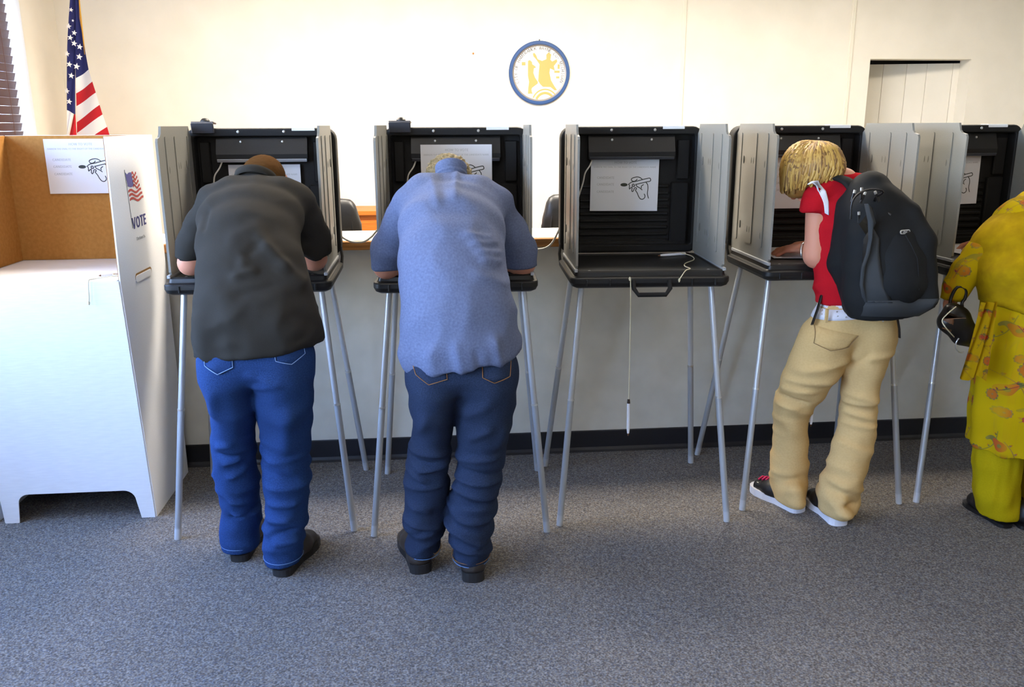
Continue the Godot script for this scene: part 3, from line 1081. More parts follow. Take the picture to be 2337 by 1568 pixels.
	# low wooden cabinet at the back wall
	var cr := thing("wooden_cabinet", "low orange wood cabinet against the back wall behind the black chair", "cabinet", Vector3(-0.55, 0, -6.19))
	obj("cabinet_top", B.new().box(Vector3(0, 0.913, 0), Vector3(1.5, 0.03, 0.4)), M.orange_wood, cr)
	obj("cabinet_body", B.new().box(Vector3(0, 0.449, -0.01), Vector3(1.46, 0.898, 0.36)), M.orange_wood, cr)
	for i in 3:
		var dd := obj("cabinet_door", B.new().box(Vector3(-0.48 + 0.48 * i, 0.46, 0.176), Vector3(0.46, 0.8, 0.016)), M.orange_wood, cr)
		obj("door_knob", B.new().lathe([Vector2(0.008, 0), Vector2(0.014, 0.02), Vector2(0, 0.026)], 12, Transform3D(Basis(Vector3.RIGHT, PI * 0.5), Vector3(-0.3 + 0.48 * i, 0.72, 0.183))), M.steel, dd)
	build_blind()
	build_flag()
	build_seal()
	var nl := obj("wall_nail", B.new().lathe([Vector2(0.007, 0.0), Vector2(0.007, 0.004), Vector2(0.0, 0.006)], 10, Transform3D(Basis(Vector3.RIGHT, PI * 0.5), Vector3(0.312, 1.993, BACK))), M.oak)
	meta(nl, "tiny brown nail head in the white wall left of the round seal", "nail")

func cardboard_booth(label: String, at: Vector3, printed: bool) -> void:
	var t := thing("cardboard_booth", label, "voting booth", at, 0.0, "cardboard voting booths")
	var hw := 0.283
	# front panel leaning out at the top, with the foot cut-out
	var tilt := atan2(0.09, 0.963)
	var L := Vector2(0.09, 0.963).length()
	var fp := PackedVector2Array([Vector2(-hw, 0), Vector2(-hw + 0.052, 0)])
	for i in 7:
		var a := PI - PI * 0.5 * i / 6.0
		fp.append(Vector2(-hw + 0.105 + 0.042 * cos(a), 0.082 + 0.042 * sin(a)))
	for i in 7:
		var a := PI * 0.5 - PI * 0.5 * i / 6.0
		fp.append(Vector2(hw - 0.105 + 0.042 * cos(a), 0.082 + 0.042 * sin(a)))
	fp.append_array([Vector2(hw - 0.052, 0), Vector2(hw, 0), Vector2(hw, L), Vector2(-hw, L)])
	obj("front_panel", B.new().prism(fp, 0.005, Transform3D(Basis(Vector3.RIGHT, tilt), Vector3(0, 0, 0))), M.card_white, t)
	obj("shelf", B.new().box(Vector3(0, 0.9635, -0.17), Vector3(2 * hw - 0.012, 0.006, 0.53), Basis(), 0.002), M.card_white, t)
	var crease := B.new().box(Vector3(0, 0.75, 0.0735), Vector3(2 * hw - 0.004, 0.0016, 0.0016), Basis(Vector3.RIGHT, tilt), 0.0005)
	obj("crease", crease, M.card_white, t)
	# side panels: outline in (depth, height)
	for s in [-1.0, 1.0]:
		var sp := PackedVector2Array([Vector2(0, 0), Vector2(-0.09, 0.963), Vector2(-0.075, 1.467), Vector2(0.44, 1.467), Vector2(0.45, 0), Vector2(0.40, 0), Vector2(0.38, 0.05), Vector2(0.08, 0.05), Vector2(0.06, 0)])
		if s > 0:
			sp = PackedVector2Array([Vector2(0, 0), Vector2(-0.09, 0.963), Vector2(-0.075, 1.467), Vector2(0.44, 1.467), Vector2(0.45, 0)])
		var xf := Transform3D(Basis(Vector3(0, 0, -1), Vector3(0, 1, 0), Vector3(1, 0, 0)), Vector3(s * hw - (0.0 if s > 0 else 0.005), 0, 0))
		var p := obj("side_panel", B.new().prism(sp, 0.005, xf), M.card_white, t)
		var lp := PackedVector2Array([Vector2(-0.088, 0.967), Vector2(-0.074, 1.466), Vector2(0.4424, 1.466), Vector2(0.4424, 0.967)])
		var xl := Transform3D(xf.basis, Vector3(s * (hw - 0.0012) - (0.0012 if s > 0 else 0.0), 0, 0))
		obj("brown_liner", B.new().prism(lp, 0.0012, xl), M.card_brown, p)
		if s > 0 and printed:
			# carrying slot with its folded-in flap
			var sl := PackedVector2Array()
			for q in round_rect(0.19, 0.034, 0.017):
				sl.append(q + Vector2(0.16, 0.945))
			obj("carry_slot", B.new().prism(sl, 0.0012, Transform3D(xf.basis, Vector3(hw + 0.0048, 0, 0))), M.card_edge, p)
			var sl2 := PackedVector2Array()
			for q in round_rect(0.18, 0.026, 0.013):
				sl2.append(q + Vector2(0.156, 0.941))
			obj("slot_flap", B.new().prism(sl2, 0.003, Transform3D(xf.basis, Vector3(hw + 0.005, 0, 0)), 0.001), M.card_white, p)
			side_print(p, Transform3D(xf.basis, Vector3(hw + 0.0052, 0, 0)))
	var bp := obj("back_panel", B.new().box(Vector3(0, 0.7335, -0.4475), Vector3(2 * hw - 0.002, 1.467, 0.005), Basis(), 0.001), M.card_white, t)
	obj("brown_liner", B.new().box(Vector3(0, 1.2165, -0.4438), Vector3(2 * hw - 0.004, 0.499, 0.0024), Basis(), 0.0005), M.card_brown, bp)

func side_print(p: Node3D, xf: Transform3D) -> void:   # in (depth, height) of the panel
	var pole := B.new()
	pole.prism(PackedVector2Array([Vector2(0.077, 1.346), Vector2(0.08, 1.346), Vector2(0.099, 1.13), Vector2(0.096, 1.13)]), 0.0006, xf)
	obj("pole_print", pole, M.print_dark, p)
	obj("canton_print", B.new().prism(PackedVector2Array([Vector2(0.083, 1.337), Vector2(0.1, 1.328), Vector2(0.12, 1.334), Vector2(0.145, 1.334), Vector2(0.16, 1.285), Vector2(0.13, 1.279), Vector2(0.095, 1.285)]), 0.0006, xf), M.vote_purple, p)
	for i in 7:
		var y := 1.332 - i * 0.0155
		var x0 := 0.15 if i < 4 else 0.092 + 0.003 * (i - 3)
		var x1 := 0.2 + i * 0.009
		var up: PackedVector2Array = []
		var dn: PackedVector2Array = []
		for k in 9:
			var f := k / 8.0
			var w := sin(f * TAU * 1.3) * 0.006 - f * 0.004
			up.append(Vector2(lerpf(x0, x1, f), y + w))
			dn.append(Vector2(lerpf(x0, x1, f), y + w - 0.0085))
		dn.reverse()
		up.append_array(dn)
		obj("stripe_print", B.new().prism(up, 0.0006, xf), M.vote_red, p)
	var v := obj("vote_print", text_mesh("VOTE", 0.158, 0.042, 0.0008, false, true), M.vote_blue, p)
	v.transform = xf * Transform3D(Basis(Vector3(0.997, 0.02, 0), Vector3(0.03, 1, 0), Vector3.BACK), Vector3(0.175, 1.148, 0.0004))
	var s := obj("maker_print", text_mesh("Elections Co.", 0.1, 0.012, 0.0005, true), M.print_grey, p)
	s.transform = xf * Transform3D(Basis(), Vector3(0.175, 1.087, 0.0004))

func office_chair(label: String, at: Vector3, turn: float, mat: Material, top: float) -> void:
	var t := thing("office_chair", label, "office chair", at, turn, "office chairs behind the counter")
	var s := Soft.new(Vector3(-0.33, 0.45, -0.34), Vector3(0.33, 1.25, -0.02), 0.013)
	s.bone(Vector3(0, 0.56, -0.16), Vector3(0, 0.85, -0.2), Vector2(0.23, 0.05), Vector2(0.245, 0.05), 0.03)
	s.bone(Vector3(0, 0.85, -0.2), Vector3(0, top - 0.13, -0.24), Vector2(0.245, 0.05), Vector2(0.21, 0.045), 0.03)
	s.bone(Vector3(-0.15, top - 0.09, -0.24), Vector3(0.15, top - 0.09, -0.24), Vector2(0.09, 0.05), Vector2(0.09, 0.05), 0.04, Vector3.UP)
	s.bone(Vector3(-0.1, 0.6, -0.15), Vector3(-0.07, top - 0.05, -0.23), Vector2(0.09, 0.06), Vector2(0.08, 0.055), 0.02)
	s.bone(Vector3(0.1, 0.6, -0.15), Vector3(0.07, top - 0.05, -0.23), Vector2(0.09, 0.06), Vector2(0.08, 0.055), 0.02)
	s.net(1)
	var bk := obj("backrest", s.mesh(), mat, t)
	for x in [-0.165, 0.165]:
		obj("seam", B.new().tube(ring_path([Vector3(x, 0.56, -0.21), Vector3(x * 1.05, 0.8, -0.248), Vector3(x, top - 0.14, -0.287), Vector3(x * 0.9, top - 0.045, -0.27)], 4), 0.004, 6), mat, bk)
	var se := Soft.new(Vector3(-0.33, 0.38, -0.3), Vector3(0.33, 0.58, 0.34), 0.016)
	se.bone(Vector3(0, 0.48, -0.15), Vector3(0, 0.48, 0.18), Vector2(0.24, 0.055), Vector2(0.23, 0.055), 0.03)
	se.net(1)
	obj("seat", se.mesh(), mat, t)
	for sgn in [-1.0, 1.0]:
		obj("armrest", B.new().tube(ring_path([Vector3(sgn * 0.25, 0.46, 0.0), Vector3(sgn * 0.3, 0.55, 0.02), Vector3(sgn * 0.3, 0.68, 0.06), Vector3(sgn * 0.29, 0.7, -0.05), Vector3(sgn * 0.26, 0.69, -0.18)], 4), 0.02, 8), M.black_matt, t)
	obj("gas_lift", B.new().tube([Vector3(0, 0.1, 0), Vector3(0, 0.3, 0), Vector3(0, 0.3, 0), Vector3(0, 0.43, 0)], [0.03, 0.03, 0.02, 0.02], 12), M.steel, t)
	for i in 5:
		var a := TAU * i / 5
		var e := Vector3(cos(a) * 0.29, 0.075, sin(a) * 0.29)
		var lg := obj("base_arm", B.new().tube([Vector3(0, 0.12, 0), e], [0.025, 0.016], 8), M.black_matt, t)
		obj("caster", B.new().tube([e + Vector3(-0.018, -0.047, 0), e + Vector3(0.018, -0.047, 0)], 0.027, 12), M.black_matt, lg)

func build_blind() -> void:
	var t := thing("window_blind", "dark brown slatted blind hanging in the left window", "window blind", Vector3(WX - 0.075, 0.95, -5.09))
	var ln := 1.52
	obj("headrail", B.new().box(Vector3(0, 1.465, 0), Vector3(0.055, 0.05, ln)), M.blind, t)
	var slat := B.new().box(Vector3.ZERO, Vector3(0.05, 0.003, ln), Basis(Vector3.BACK, 1.28), 0.001).mesh()
	for i in 28:
		obj("slat", slat, M.blind, t).position = Vector3(0, 0.045 + i * 0.0505, 0)
	obj("bottom_rail", B.new().box(Vector3(0, 0.015, 0), Vector3(0.045, 0.02, ln)), M.blind, t)
	for z in [-0.6, -0.2, 0.2, 0.6]:
		obj("ladder_cord", B.new().tube([Vector3(0.027, 0.02, z), Vector3(0.027, 1.44, z)], 0.0015, 6), M.blind_cord, t)

# the flag hangs folded: a narrow left leaf and a wide right leaf meeting at a fold
const FO := Vector3(-2.659, 2.27, 0)

func fpt(x: float, y: float, zz: float) -> Vector3:   # cloth coordinates to metres, in the flag's own axes
	var px := x / 4.9
	var py := y / 4.9
	return Vector3(-2.262 + (px - 150) * 0.00267 - py * 0.00033 + 2.2, 2.27 - py * 0.002663, zz)

func cloth_band(pts: Array) -> B:   # pts: four corners [fold top, edge top, edge bottom, fold bottom] as (x, y, z)
	var b := B.new()
	for sgn in [1, -1]:
		var g: Array = []
		for i in 7:
			var row: Array = []
			for j in 7:
				var u := j / 6.0 if sgn > 0 else 1.0 - j / 6.0
				var v := 1.0 - i / 6.0
				var a: Vector3 = pts[0].lerp(pts[1], u)
				var c: Vector3 = pts[3].lerp(pts[2], u)
				var p: Vector3 = a.lerp(c, v)
				var wave: float = sin(u * 5.0 + p.y * 0.003) * 0.012 - 0.0012 * (1 - sgn)
				row.append(fpt(p.x, p.y, p.z + wave))
			g.append(row)
		b.sheet(g)
	return b

func build_flag() -> void:
	var t := thing("national_flag", "folded red, white and blue flag with stars on a pole in the corner", "flag", Vector3(-2.2, 0, -5.95))
	obj("flag_stand", B.new().lathe([Vector2(0.15, 0), Vector2(0.15, 0.02), Vector2(0.06, 0.05), Vector2(0.03, 0.14), Vector2(0.025, 0.15)], 24, Transform3D(Basis(), Vector3(-0.01, 0, -0.035))), M.gold, t)
	obj("flag_pole", B.new().tube([Vector3(-0.01, 0.1, -0.035), Vector3(-0.01, 2.6, -0.035)], 0.014, 12), M.oak, t)
	obj("finial", B.new().lathe([Vector2(0.014, 0), Vector2(0.03, 0.03), Vector2(0.0, 0.1)], 16, Transform3D(Basis(), Vector3(-0.01, 2.6, -0.035))), M.gold, t)
	obj("fringe", B.new().box(fpt(787, -60, 0.0), Vector3(0.012, 0.14, 0.01)), M.gold, t)
	obj("cord", B.new().tube(ring_path([fpt(895, -300, 0.03), fpt(905, 0, 0.03), fpt(930, 250, 0.03), fpt(965, 600, 0.025)], 5), 0.004, 6), M.gold, t)
	var zf := 0.0
	var zr := 0.03
	obj("canton", cloth_band([Vector3(835, -350, zf), Vector3(870, -350, zr), Vector3(900, 200, zr), Vector3(848, 200, zf)]), M.flag_blue, t)
	obj("canton", cloth_band([Vector3(848, 200, zf), Vector3(900, 200, zr), Vector3(1015, 770, zr), Vector3(848, 862, zf)]), M.flag_blue, t)
	obj("canton", cloth_band([Vector3(800, -100, 0.02), Vector3(848, -100, zf), Vector3(848, 500, zf), Vector3(772, 500, 0.02)]), M.flag_blue, t)
	obj("canton", cloth_band([Vector3(772, 500, 0.02), Vector3(848, 500, zf), Vector3(842, 1275, zf), Vector3(752, 1225, 0.02)]), M.flag_blue, t)
	obj("stripe", cloth_band([Vector3(752, 1225, 0.02), Vector3(825, 1265, 0.008), Vector3(765, 1540, 0.012), Vector3(745, 1530, 0.02)]), M.flag_white, t)
	obj("stripe", cloth_band([Vector3(825, 1265, 0.008), Vector3(842, 1275, zf), Vector3(850, 1560, zf), Vector3(765, 1540, 0.012)]), M.flag_red, t)
	obj("stripe", cloth_band([Vector3(745, 1530, 0.02), Vector3(850, 1560, zf), Vector3(850, 2600, zf), Vector3(740, 2550, 0.02)]), M.flag_red, t)
	var fy := [862, 1035, 1180, 1365, 1490, 1660, 1800, 1960, 2110, 2270, 2420]
	var ry := [770, 905, 1028, 1168, 1278, 1420, 1540, 1670, 1800, 1920, 2050]
	var rx := [1015, 1058, 1098, 1140, 1172, 1222, 1255, 1290, 1310, 1320, 1320]
	for i in fy.size() - 1:
		obj("stripe", cloth_band([Vector3(848, fy[i], zf), Vector3(rx[i], ry[i], zr), Vector3(rx[i + 1], ry[i + 1], zr), Vector3(848, fy[i + 1], zf)]), M.flag_white if i % 2 == 0 else M.flag_red, t)
	# stars lie on the cloth
	for q in [[825, 115, 26], [845, 232, 16], [797, 293, 34], [860, 365, 32], [815, 418, 34], [858, 480, 36], [920, 518, 36], [780, 595, 32], [915, 628, 38], [803, 712, 36], [885, 735, 40], [825, 838, 36], [775, 1010, 34], [800, 1130, 36]]:
		var poly := PackedVector2Array()
		for k in 10:
			var a := TAU * k / 10 + 0.25
			var r: float = q[2] * (1.0 if k % 2 == 0 else 0.42) / 4.9 * 0.00267
			poly.append(Vector2(sin(a) * r, cos(a) * r))
		obj("star", B.new().prism(poly, 0.0015, Transform3D(Basis(), fpt(q[0], q[1], 0.0435))), M.flag_white, t)

func build_seal() -> void:
	var t := thing("city_seal", "round blue-rimmed city seal with gold figures on the white wall", "wall plaque", Vector3(0.786, 1.86, BACK))
	var R := 0.2205
	var rot := Transform3D(Basis(Vector3.RIGHT, PI * 0.5), Vector3.ZERO)
	obj("rim", B.new().lathe([Vector2(R, 0.0), Vector2(R, 0.016), Vector2(R - 0.006, 0.022), Vector2(R * 0.9, 0.022), Vector2(R * 0.885, 0.018), Vector2(R * 0.885, 0.0)], 64, rot), M.seal_blue, t)
	obj("bevel_ring", B.new().lathe([Vector2(R * 0.885, 0.004), Vector2(R * 0.885, 0.016), Vector2(R * 0.835, 0.009), Vector2(R * 0.835, 0.004)], 64, rot), M.seal_silver, t)
	obj("disc", B.new().lathe([Vector2(R * 0.87, 0.002), Vector2(R * 0.87, 0.008), Vector2(0, 0.008)], 64, rot), M.seal_white, t)
	obj("hanger", B.new().box(Vector3(0, R + 0.004, 0.006), Vector3(0.008, 0.012, 0.008)), M.clip, t)
	var K := R / 565.0
	var fig := func(a: Array) -> PackedVector2Array:
		var o := PackedVector2Array()
		for i in range(0, a.size(), 2):
			o.append(Vector2((a[i] - 912) * K, (803 - a[i + 1]) * K))
		return o
	var xf := Transform3D(Basis(), Vector3(0, 0, 0.008))
	obj("figure", B.new().prism(fig.call([700, 590, 735, 575, 775, 610, 780, 650, 830, 680, 850, 705, 810, 720, 800, 800, 830, 880, 885, 960, 880, 990, 780, 1060, 765, 1090, 775, 1150, 790, 1168, 700, 1170, 705, 1080, 720, 960, 700, 850, 700, 720]), 0.002, xf), M.seal_gold, t)
	obj("figure", B.new().prism(fig.call([850, 490, 880, 560, 960, 590, 1040, 560, 1040, 480, 1085, 435, 1130, 480, 1115, 570, 1150, 600, 1230, 560, 1245, 600, 1180, 680, 1200, 760, 1110, 720, 1100, 800, 1130, 930, 1190, 1030, 1245, 1105, 1200, 1110, 1120, 1050, 980, 1045, 930, 1000, 890, 940, 900, 800, 915, 650, 850, 560, 800, 510, 790, 460, 820, 450]), 0.002, xf), M.seal_gold, t)
	# the cog wheel at the bottom edge
	for rr in [[225, 250], [150, 195], [60, 95]]:
		var b := B.new()
		b.flat()
		for i in 40:
			var a0 := PI * 0.12 + PI * 0.76 * i / 40
			var a1 := PI * 0.12 + PI * 0.76 * (i + 1) / 40
			var q: Array = []
			for z in [[a0, rr[0]], [a0, rr[1]], [a1, rr[1]], [a1, rr[0]]]:
				q.append(Vector3((1020 + z[1] * cos(z[0]) - 912) * K, (803 - (1330 - z[1] * sin(z[0]))) * K, 0.0095))
			var ok := true
			for p in q:
				if Vector2(p.x, p.y).length() > R * 0.85:
					ok = false
			if ok:
				b.quad(q[0], q[1], q[2], q[3])
		if rr[0] > 100:
			obj("cog_wheel", b, M.seal_gold, t)
	# window lattice on the left, buildings on the right
	var lat := B.new()
	for x in [550, 635]:
		lat.box(Vector3((x - 912) * K, -(960 - 803) * K * 0.6, 0.0085), Vector3(0.002, 0.15, 0.001), Basis(), 0.0)
	for y in [820, 920, 1010]:
		lat.box(Vector3((610 - 912) * K, (803 - y) * K, 0.0085), Vector3(0.07, 0.002, 0.001), Basis(), 0.0)
	obj("lattice", lat, M.trim, t)
	for q in [[620, 640, 70, 60], [1240, 780, 100, 40], [1270, 690, 40, 80], [1255, 880, 60, 40], [950, 450, 70, 90]]:
		obj("building", B.new().box(Vector3((q[0] - 912) * K, (803 - q[1]) * K, 0.0085), Vector3(q[2] * K, q[3] * K, 0.001), Basis(), 0.0), M.seal_gold if q[0] != 950 else M.trim, t)
	# lettering round the edge
	var words := "CITY OF HAMTRAMCK WAYNE CO. MICHIGAN"
	var n := words.length()
	for i in n:
		var ch := words[i]
		if ch == " ":
			continue
		var a := deg_to_rad(-112.0 + 222.0 * i / (n - 1))
		var m := text_mesh(ch, 0.006 if ch in "I." else (0.02 if ch in "MW" else 0.016), 0.022 if ch != "." else 0.005, 0.0012)
		var o := obj("letter", m, M.seal_ink, t)
		o.transform = Transform3D(Basis(Vector3.BACK, -a), Vector3(sin(a), cos(a), 0) * R * 0.775 + Vector3(0, 0, 0.009))

# ---------------------------------------------------------------- people
func soft_of(chains: Array, cell: float, k := 0.02, pad := 0.03, side := Vector3.RIGHT, fill := true) -> Soft:
	var lo := Vector3.ONE * 99
	var hi := Vector3.ONE * -99
	for c in chains:
		for j in c:
			var m := maxf(j[1].x, j[1].y) + pad
			lo = lo.min(j[0] - Vector3.ONE * m)
			hi = hi.max(j[0] + Vector3.ONE * m)
	var s := Soft.new(lo, hi, cell)
	if fill:
		for c in chains:
			s.chain(c, k, side)
	return s

func jt(p: Vector3, r: float, r2 := -1.0) -> Array:
	return [p, Vector2(r, r if r2 < 0 else r2)]

func head_soft(c: Vector3, f: Vector3, u: Vector3, neck: Vector3) -> Soft:
	f = f.normalized()
	u = (u - f * u.dot(f)).normalized()
	var r := f.cross(u)
	var s := Soft.new(c - Vector3.ONE * 0.17, c + Vector3.ONE * 0.17, 0.0055)
	s.bone(c - f * 0.025, c + f * 0.022, Vector2(0.073, 0.092), Vector2(0.068, 0.088), 0.02, r)
	s.bone(c + f * 0.03 - u * 0.05, c + f * 0.052 - u * 0.09, Vector2(0.052, 0.048), Vector2(0.03, 0.026), 0.03, r)
	s.bone(c + f * 0.088 - u * 0.002, c + f * 0.108 - u * 0.036, Vector2(0.008, 0.01), Vector2(0.015, 0.012), 0.01, r)
	s.bone(c + f * 0.083 + u * 0.02 - r * 0.035, c + f * 0.083 + u * 0.02 + r * 0.035, Vector2(0.011, 0.011), Vector2(0.011, 0.011), 0.014)
	for q in [-1.0, 1.0]:
		s.bone(c + f * 0.08 + r * q * 0.031 - u * 0.001, c + f * 0.081 + r * q * 0.033, Vector2(0.012, 0.012), Vector2(0.012, 0.012), 0.003)
		s.bone(c + r * q * 0.074 + u * 0.024 - f * 0.012, c + r * q * 0.073 - u * 0.03, Vector2(0.008, 0.018), Vector2(0.007, 0.012), 0.006, r)
		s.bone(c + f * 0.07 - u * 0.035 + r * q * 0.03, c + f * 0.06 - u * 0.045 + r * q * 0.035, Vector2(0.02, 0.02), Vector2(0.02, 0.02), 0.02)
	s.bone(c + f * 0.089 - u * 0.061 - r * 0.02, c + f * 0.089 - u * 0.061 + r * 0.02, Vector2(0.006, 0.006), Vector2(0.006, 0.006), 0.006)
	s.bone(c + f * 0.087 - u * 0.071 - r * 0.016, c + f * 0.087 - u * 0.071 + r * 0.016, Vector2(0.007, 0.007), Vector2(0.007, 0.007), 0.006)
	s.bone(c - u * 0.05 - f * 0.02, neck, Vector2(0.05, 0.05), Vector2(0.052, 0.052), 0.03)
	s.net(1)
	return s

func hand_soft(w: Vector3, d: Vector3, n: Vector3, thumb: Vector3, curl := 0.45) -> Soft:   # wrist, direction of the fingers, back of the hand, side of the thumb
	d = d.normalized()
	n = (n - d * n.dot(d)).normalized()
	thumb = (thumb - d * thumb.dot(d) - n * thumb.dot(n)).normalized()
	var s := Soft.new(w - Vector3.ONE * 0.1 + d * 0.08, w + Vector3.ONE * 0.1 + d * 0.08, 0.0042)
	s.bone(w - d * 0.02, w + d * 0.03, Vector2(0.026, 0.02), Vector2(0.034, 0.016), 0.012, thumb)
	s.bone(w + d * 0.03, w + d * 0.082, Vector2(0.037, 0.015), Vector2(0.04, 0.012), 0.012, thumb)
	var ax := d.cross(n)
	var lens := [[0.043, 0.026, 0.021], [0.046, 0.03, 0.022], [0.043, 0.027, 0.021], [0.034, 0.021, 0.018]]
	for i in 4:
		var p := w + d * (0.088 - 0.005 * absf(i - 1.2)) + thumb * (0.031 - 0.0205 * i)
		var dir := (d + thumb * (0.12 - 0.08 * i)).normalized()
		for k in 3:
			dir = dir.rotated(ax, -curl * (0.5 + 0.35 * k) - i * 0.05)
			var q: Vector3 = p + dir * lens[i][k]
			var r0 := 0.0088 - 0.0006 * k - (0.0008 if i == 3 else 0.0)
			s.bone(p, q, Vector2(r0, r0), Vector2(r0 - 0.0006, r0 - 0.0006), 0.004)
			p = q
	var tp := w + d * 0.025 + thumb * 0.03 - n * 0.004
	var td := (d * 0.7 + thumb * 0.65 - n * 0.25).normalized()
	for k in 3:
		var q: Vector3 = tp + td * [0.04, 0.03, 0.024][k]
		var r1: float = [0.0135, 0.0105, 0.0092][k]
		s.bone(tp, q, Vector2(r1, r1), Vector2(r1 - 0.001, r1 - 0.001), 0.006)
		tp = q
		td = (td - thumb * 0.35 + d * 0.1).normalized()
	s.net(1)
	return s

func body_of(t: Node3D, mat: Material, j: Dictionary) -> void:   # one skin from head to ankles, mostly under the clothes
	var w: float = j.get("girth", 1.0)
	var chains := [
		[jt(j.pelvis, 0.11 * w, 0.085 * w), jt(j.belly, 0.1 * w, 0.08 * w), jt(j.chest, 0.12 * w, 0.085 * w), jt(j.neck, 0.05, 0.05)],
	]
	for s in 2:
		chains.append([jt(j.chest, 0.06), jt(j.shoulder[s], 0.045), jt(j.elbow[s], j.get("arm", 0.036)), jt(j.wrist[s], 0.024, 0.028)])
		chains.append([jt(j.pelvis, 0.08), jt(j.hip[s], 0.06), jt(j.knee[s], 0.045), jt(j.ankle[s], 0.033), jt(j.ankle[s] + Vector3(0, -0.05, -0.05), 0.03)])
	var b := soft_of(chains, 0.0115, 0.025)
	b.net(1)
	var others := [head_soft(j.head, j.face, j.up, j.neck)]
	for s in 2:
		var h: Array = j.hand[s]
		others.append(hand_soft(j.wrist[s], h[0], h[1], h[2], h[3]))
	obj("body", b.mesh(others), mat, t)

func shoe(t: Node3D, heel: Vector3, toe: Vector3, upper: Material, sole: Material, wide := 0.048, thick := 0.026, tall := 0.03) -> MeshInstance3D:
	var d := (toe - heel)
	var L := d.length()
	d = d.normalized()
	var r := d.cross(Vector3.UP)
	var outline := [[0.0, 0.0], [0.004, 0.26], [0.018, 0.48], [0.045, 0.65], [0.09, 0.74], [0.2, 0.72], [0.42, 0.72], [0.62, 0.95], [0.78, 0.98], [0.9, 0.8], [0.97, 0.5], [1.0, 0.12]]
	var poly := PackedVector2Array()
	for q in outline:
		poly.append(Vector2(q[0] * L, q[1] * wide))
	for i in range(outline.size() - 1, 0, -1):
		poly.append(Vector2(outline[i][0] * L, -outline[i][1] * wide))
	var xf := Transform3D(Basis(d, -r, Vector3.UP), heel)
	var so := obj("shoe", B.new().prism(poly, thick, xf, 0.004), sole, t)
	var s := Soft.new(heel.min(toe) - Vector3(0.08, 0.0, 0.08), heel.max(toe) + Vector3(0.08, 0.18, 0.08), 0.007)
	var y := Vector3.UP
	s.bone(heel + d * 0.045 + y * 0.045, heel + d * 0.045 + y * (tall + 0.03), Vector2(wide * 0.7, 0.038), Vector2(wide * 0.6, 0.034), 0.02, r)
	s.bone(heel + d * 0.05 + y * 0.045, heel + d * (L * 0.55) + y * 0.045, Vector2(wide * 0.72, 0.04), Vector2(wide * 0.86, 0.038), 0.03, r)
	s.bone(heel + d * (L * 0.55) + y * 0.04, heel + d * (L - 0.05) + y * 0.034, Vector2(wide * 0.86, 0.036), Vector2(wide * 0.78, 0.03), 0.03, r)
	s.bone(heel + d * (L * 0.4) + y * 0.06, heel + d * (L * 0.6) + y * 0.05, Vector2(wide * 0.55, 0.03), Vector2(wide * 0.55, 0.02), 0.03, r)
	s.cut(Vector3.DOWN, heel + y * (thick - 0.004))
	s.net(1)
	obj("shoe_upper", s.mesh(), upper, so)
	return so

func drape(s: Soft, pts: Array, d: Vector3, off := 0.002) -> Array:
	var out: Array = []
	for p in pts:
		var q := s.hit(p - d * 0.3, d, 0.6)
		out.append(q - d * off)
	return out

func patch(s: Soft, rows: Array, d: Vector3, cols := 8, off := 0.0025) -> B:   # rows from bottom to top: [left point, right point]
	var g: Array = []
	for r in rows:
		var row: Array = []
		for j in cols + 1:
			row.append(r[0].lerp(r[1], float(j) / cols))
		g.append(drape(s, row, d, off))
	var b := B.new()
	b.sheet(g)
	# thickness along the border
	var n := g.size()
	for i in n - 1:
		b.quad(g[i][0] + d * off * 2, g[i][0], g[i + 1][0], g[i + 1][0] + d * off * 2)
		b.quad(g[i][cols], g[i][cols] + d * off * 2, g[i + 1][cols] + d * off * 2, g[i + 1][cols])
	for j in cols:
		b.quad(g[0][j] + d * off * 2, g[0][j + 1] + d * off * 2, g[0][j + 1], g[0][j])
		b.quad(g[n - 1][j], g[n - 1][j + 1], g[n - 1][j + 1] + d * off * 2, g[n - 1][j] + d * off * 2)
	return b

func around(s: Soft, c: Vector3, reach: float, n := 40, off := 0.003, tilt := Vector3.UP) -> Array:   # closed ring of points on the surface round c
	var out: Array = []
	var u := tilt.cross(Vector3.BACK).normalized()
	var v := tilt.cross(u).normalized()
	for i in n + 1:
		var a := TAU * i / n
		var d := u * cos(a) + v * sin(a)
		out.append(s.hit(c + d * reach, -d, reach) + d * off)
	return out

func belt_of(s: Soft, c: Vector3, reach: float, h: float, off: float, tilt := Vector3.UP) -> B:
	var lo := around(s, c, reach, 48, off, tilt)
	var mid := around(s, c + tilt * h * 0.5, reach, 48, off + 0.001, tilt)
	var hi := around(s, c + tilt * h, reach, 48, off, tilt)
	var b := B.new()
	var inn_l: Array = []
	var inn_h: Array = []
	for p in lo:
		inn_l.append(p.lerp(c, 0.04))
	for p in hi:
		inn_h.append(p.lerp(c + tilt * h, 0.04))
	var g := [inn_l, lo, mid, hi, inn_h]
	for r in g:
		r.reverse()
	b.sheet(g)
	return b

func creases(p: Vector3, n: Vector3, list: Array) -> float:   # ridges and hollows of cloth along short lines, on the back of the wearer
	var s := 0.0
	var px := Vector2(p.x, p.y)
	for c in list:
		var a := Vector2(c[0].x, c[0].y)
		var ab := Vector2(c[1].x, c[1].y) - a
		var q := px - a
		var t := q.dot(ab) / ab.length_squared()
		if t < -0.3 or t > 1.3:
			continue
		var d: float = (q - ab * t).length() / c[2]
		if d < 2.5:
			s += c[3] * exp(-d * d) * smoothstep(-0.3, 0.15, t) * smoothstep(1.3, 0.85, t)
	return 1.5 * s * clampf(n.z * 2.0 + 0.5, 0.0, 1.0)

var calm := FastNoiseLite.new()

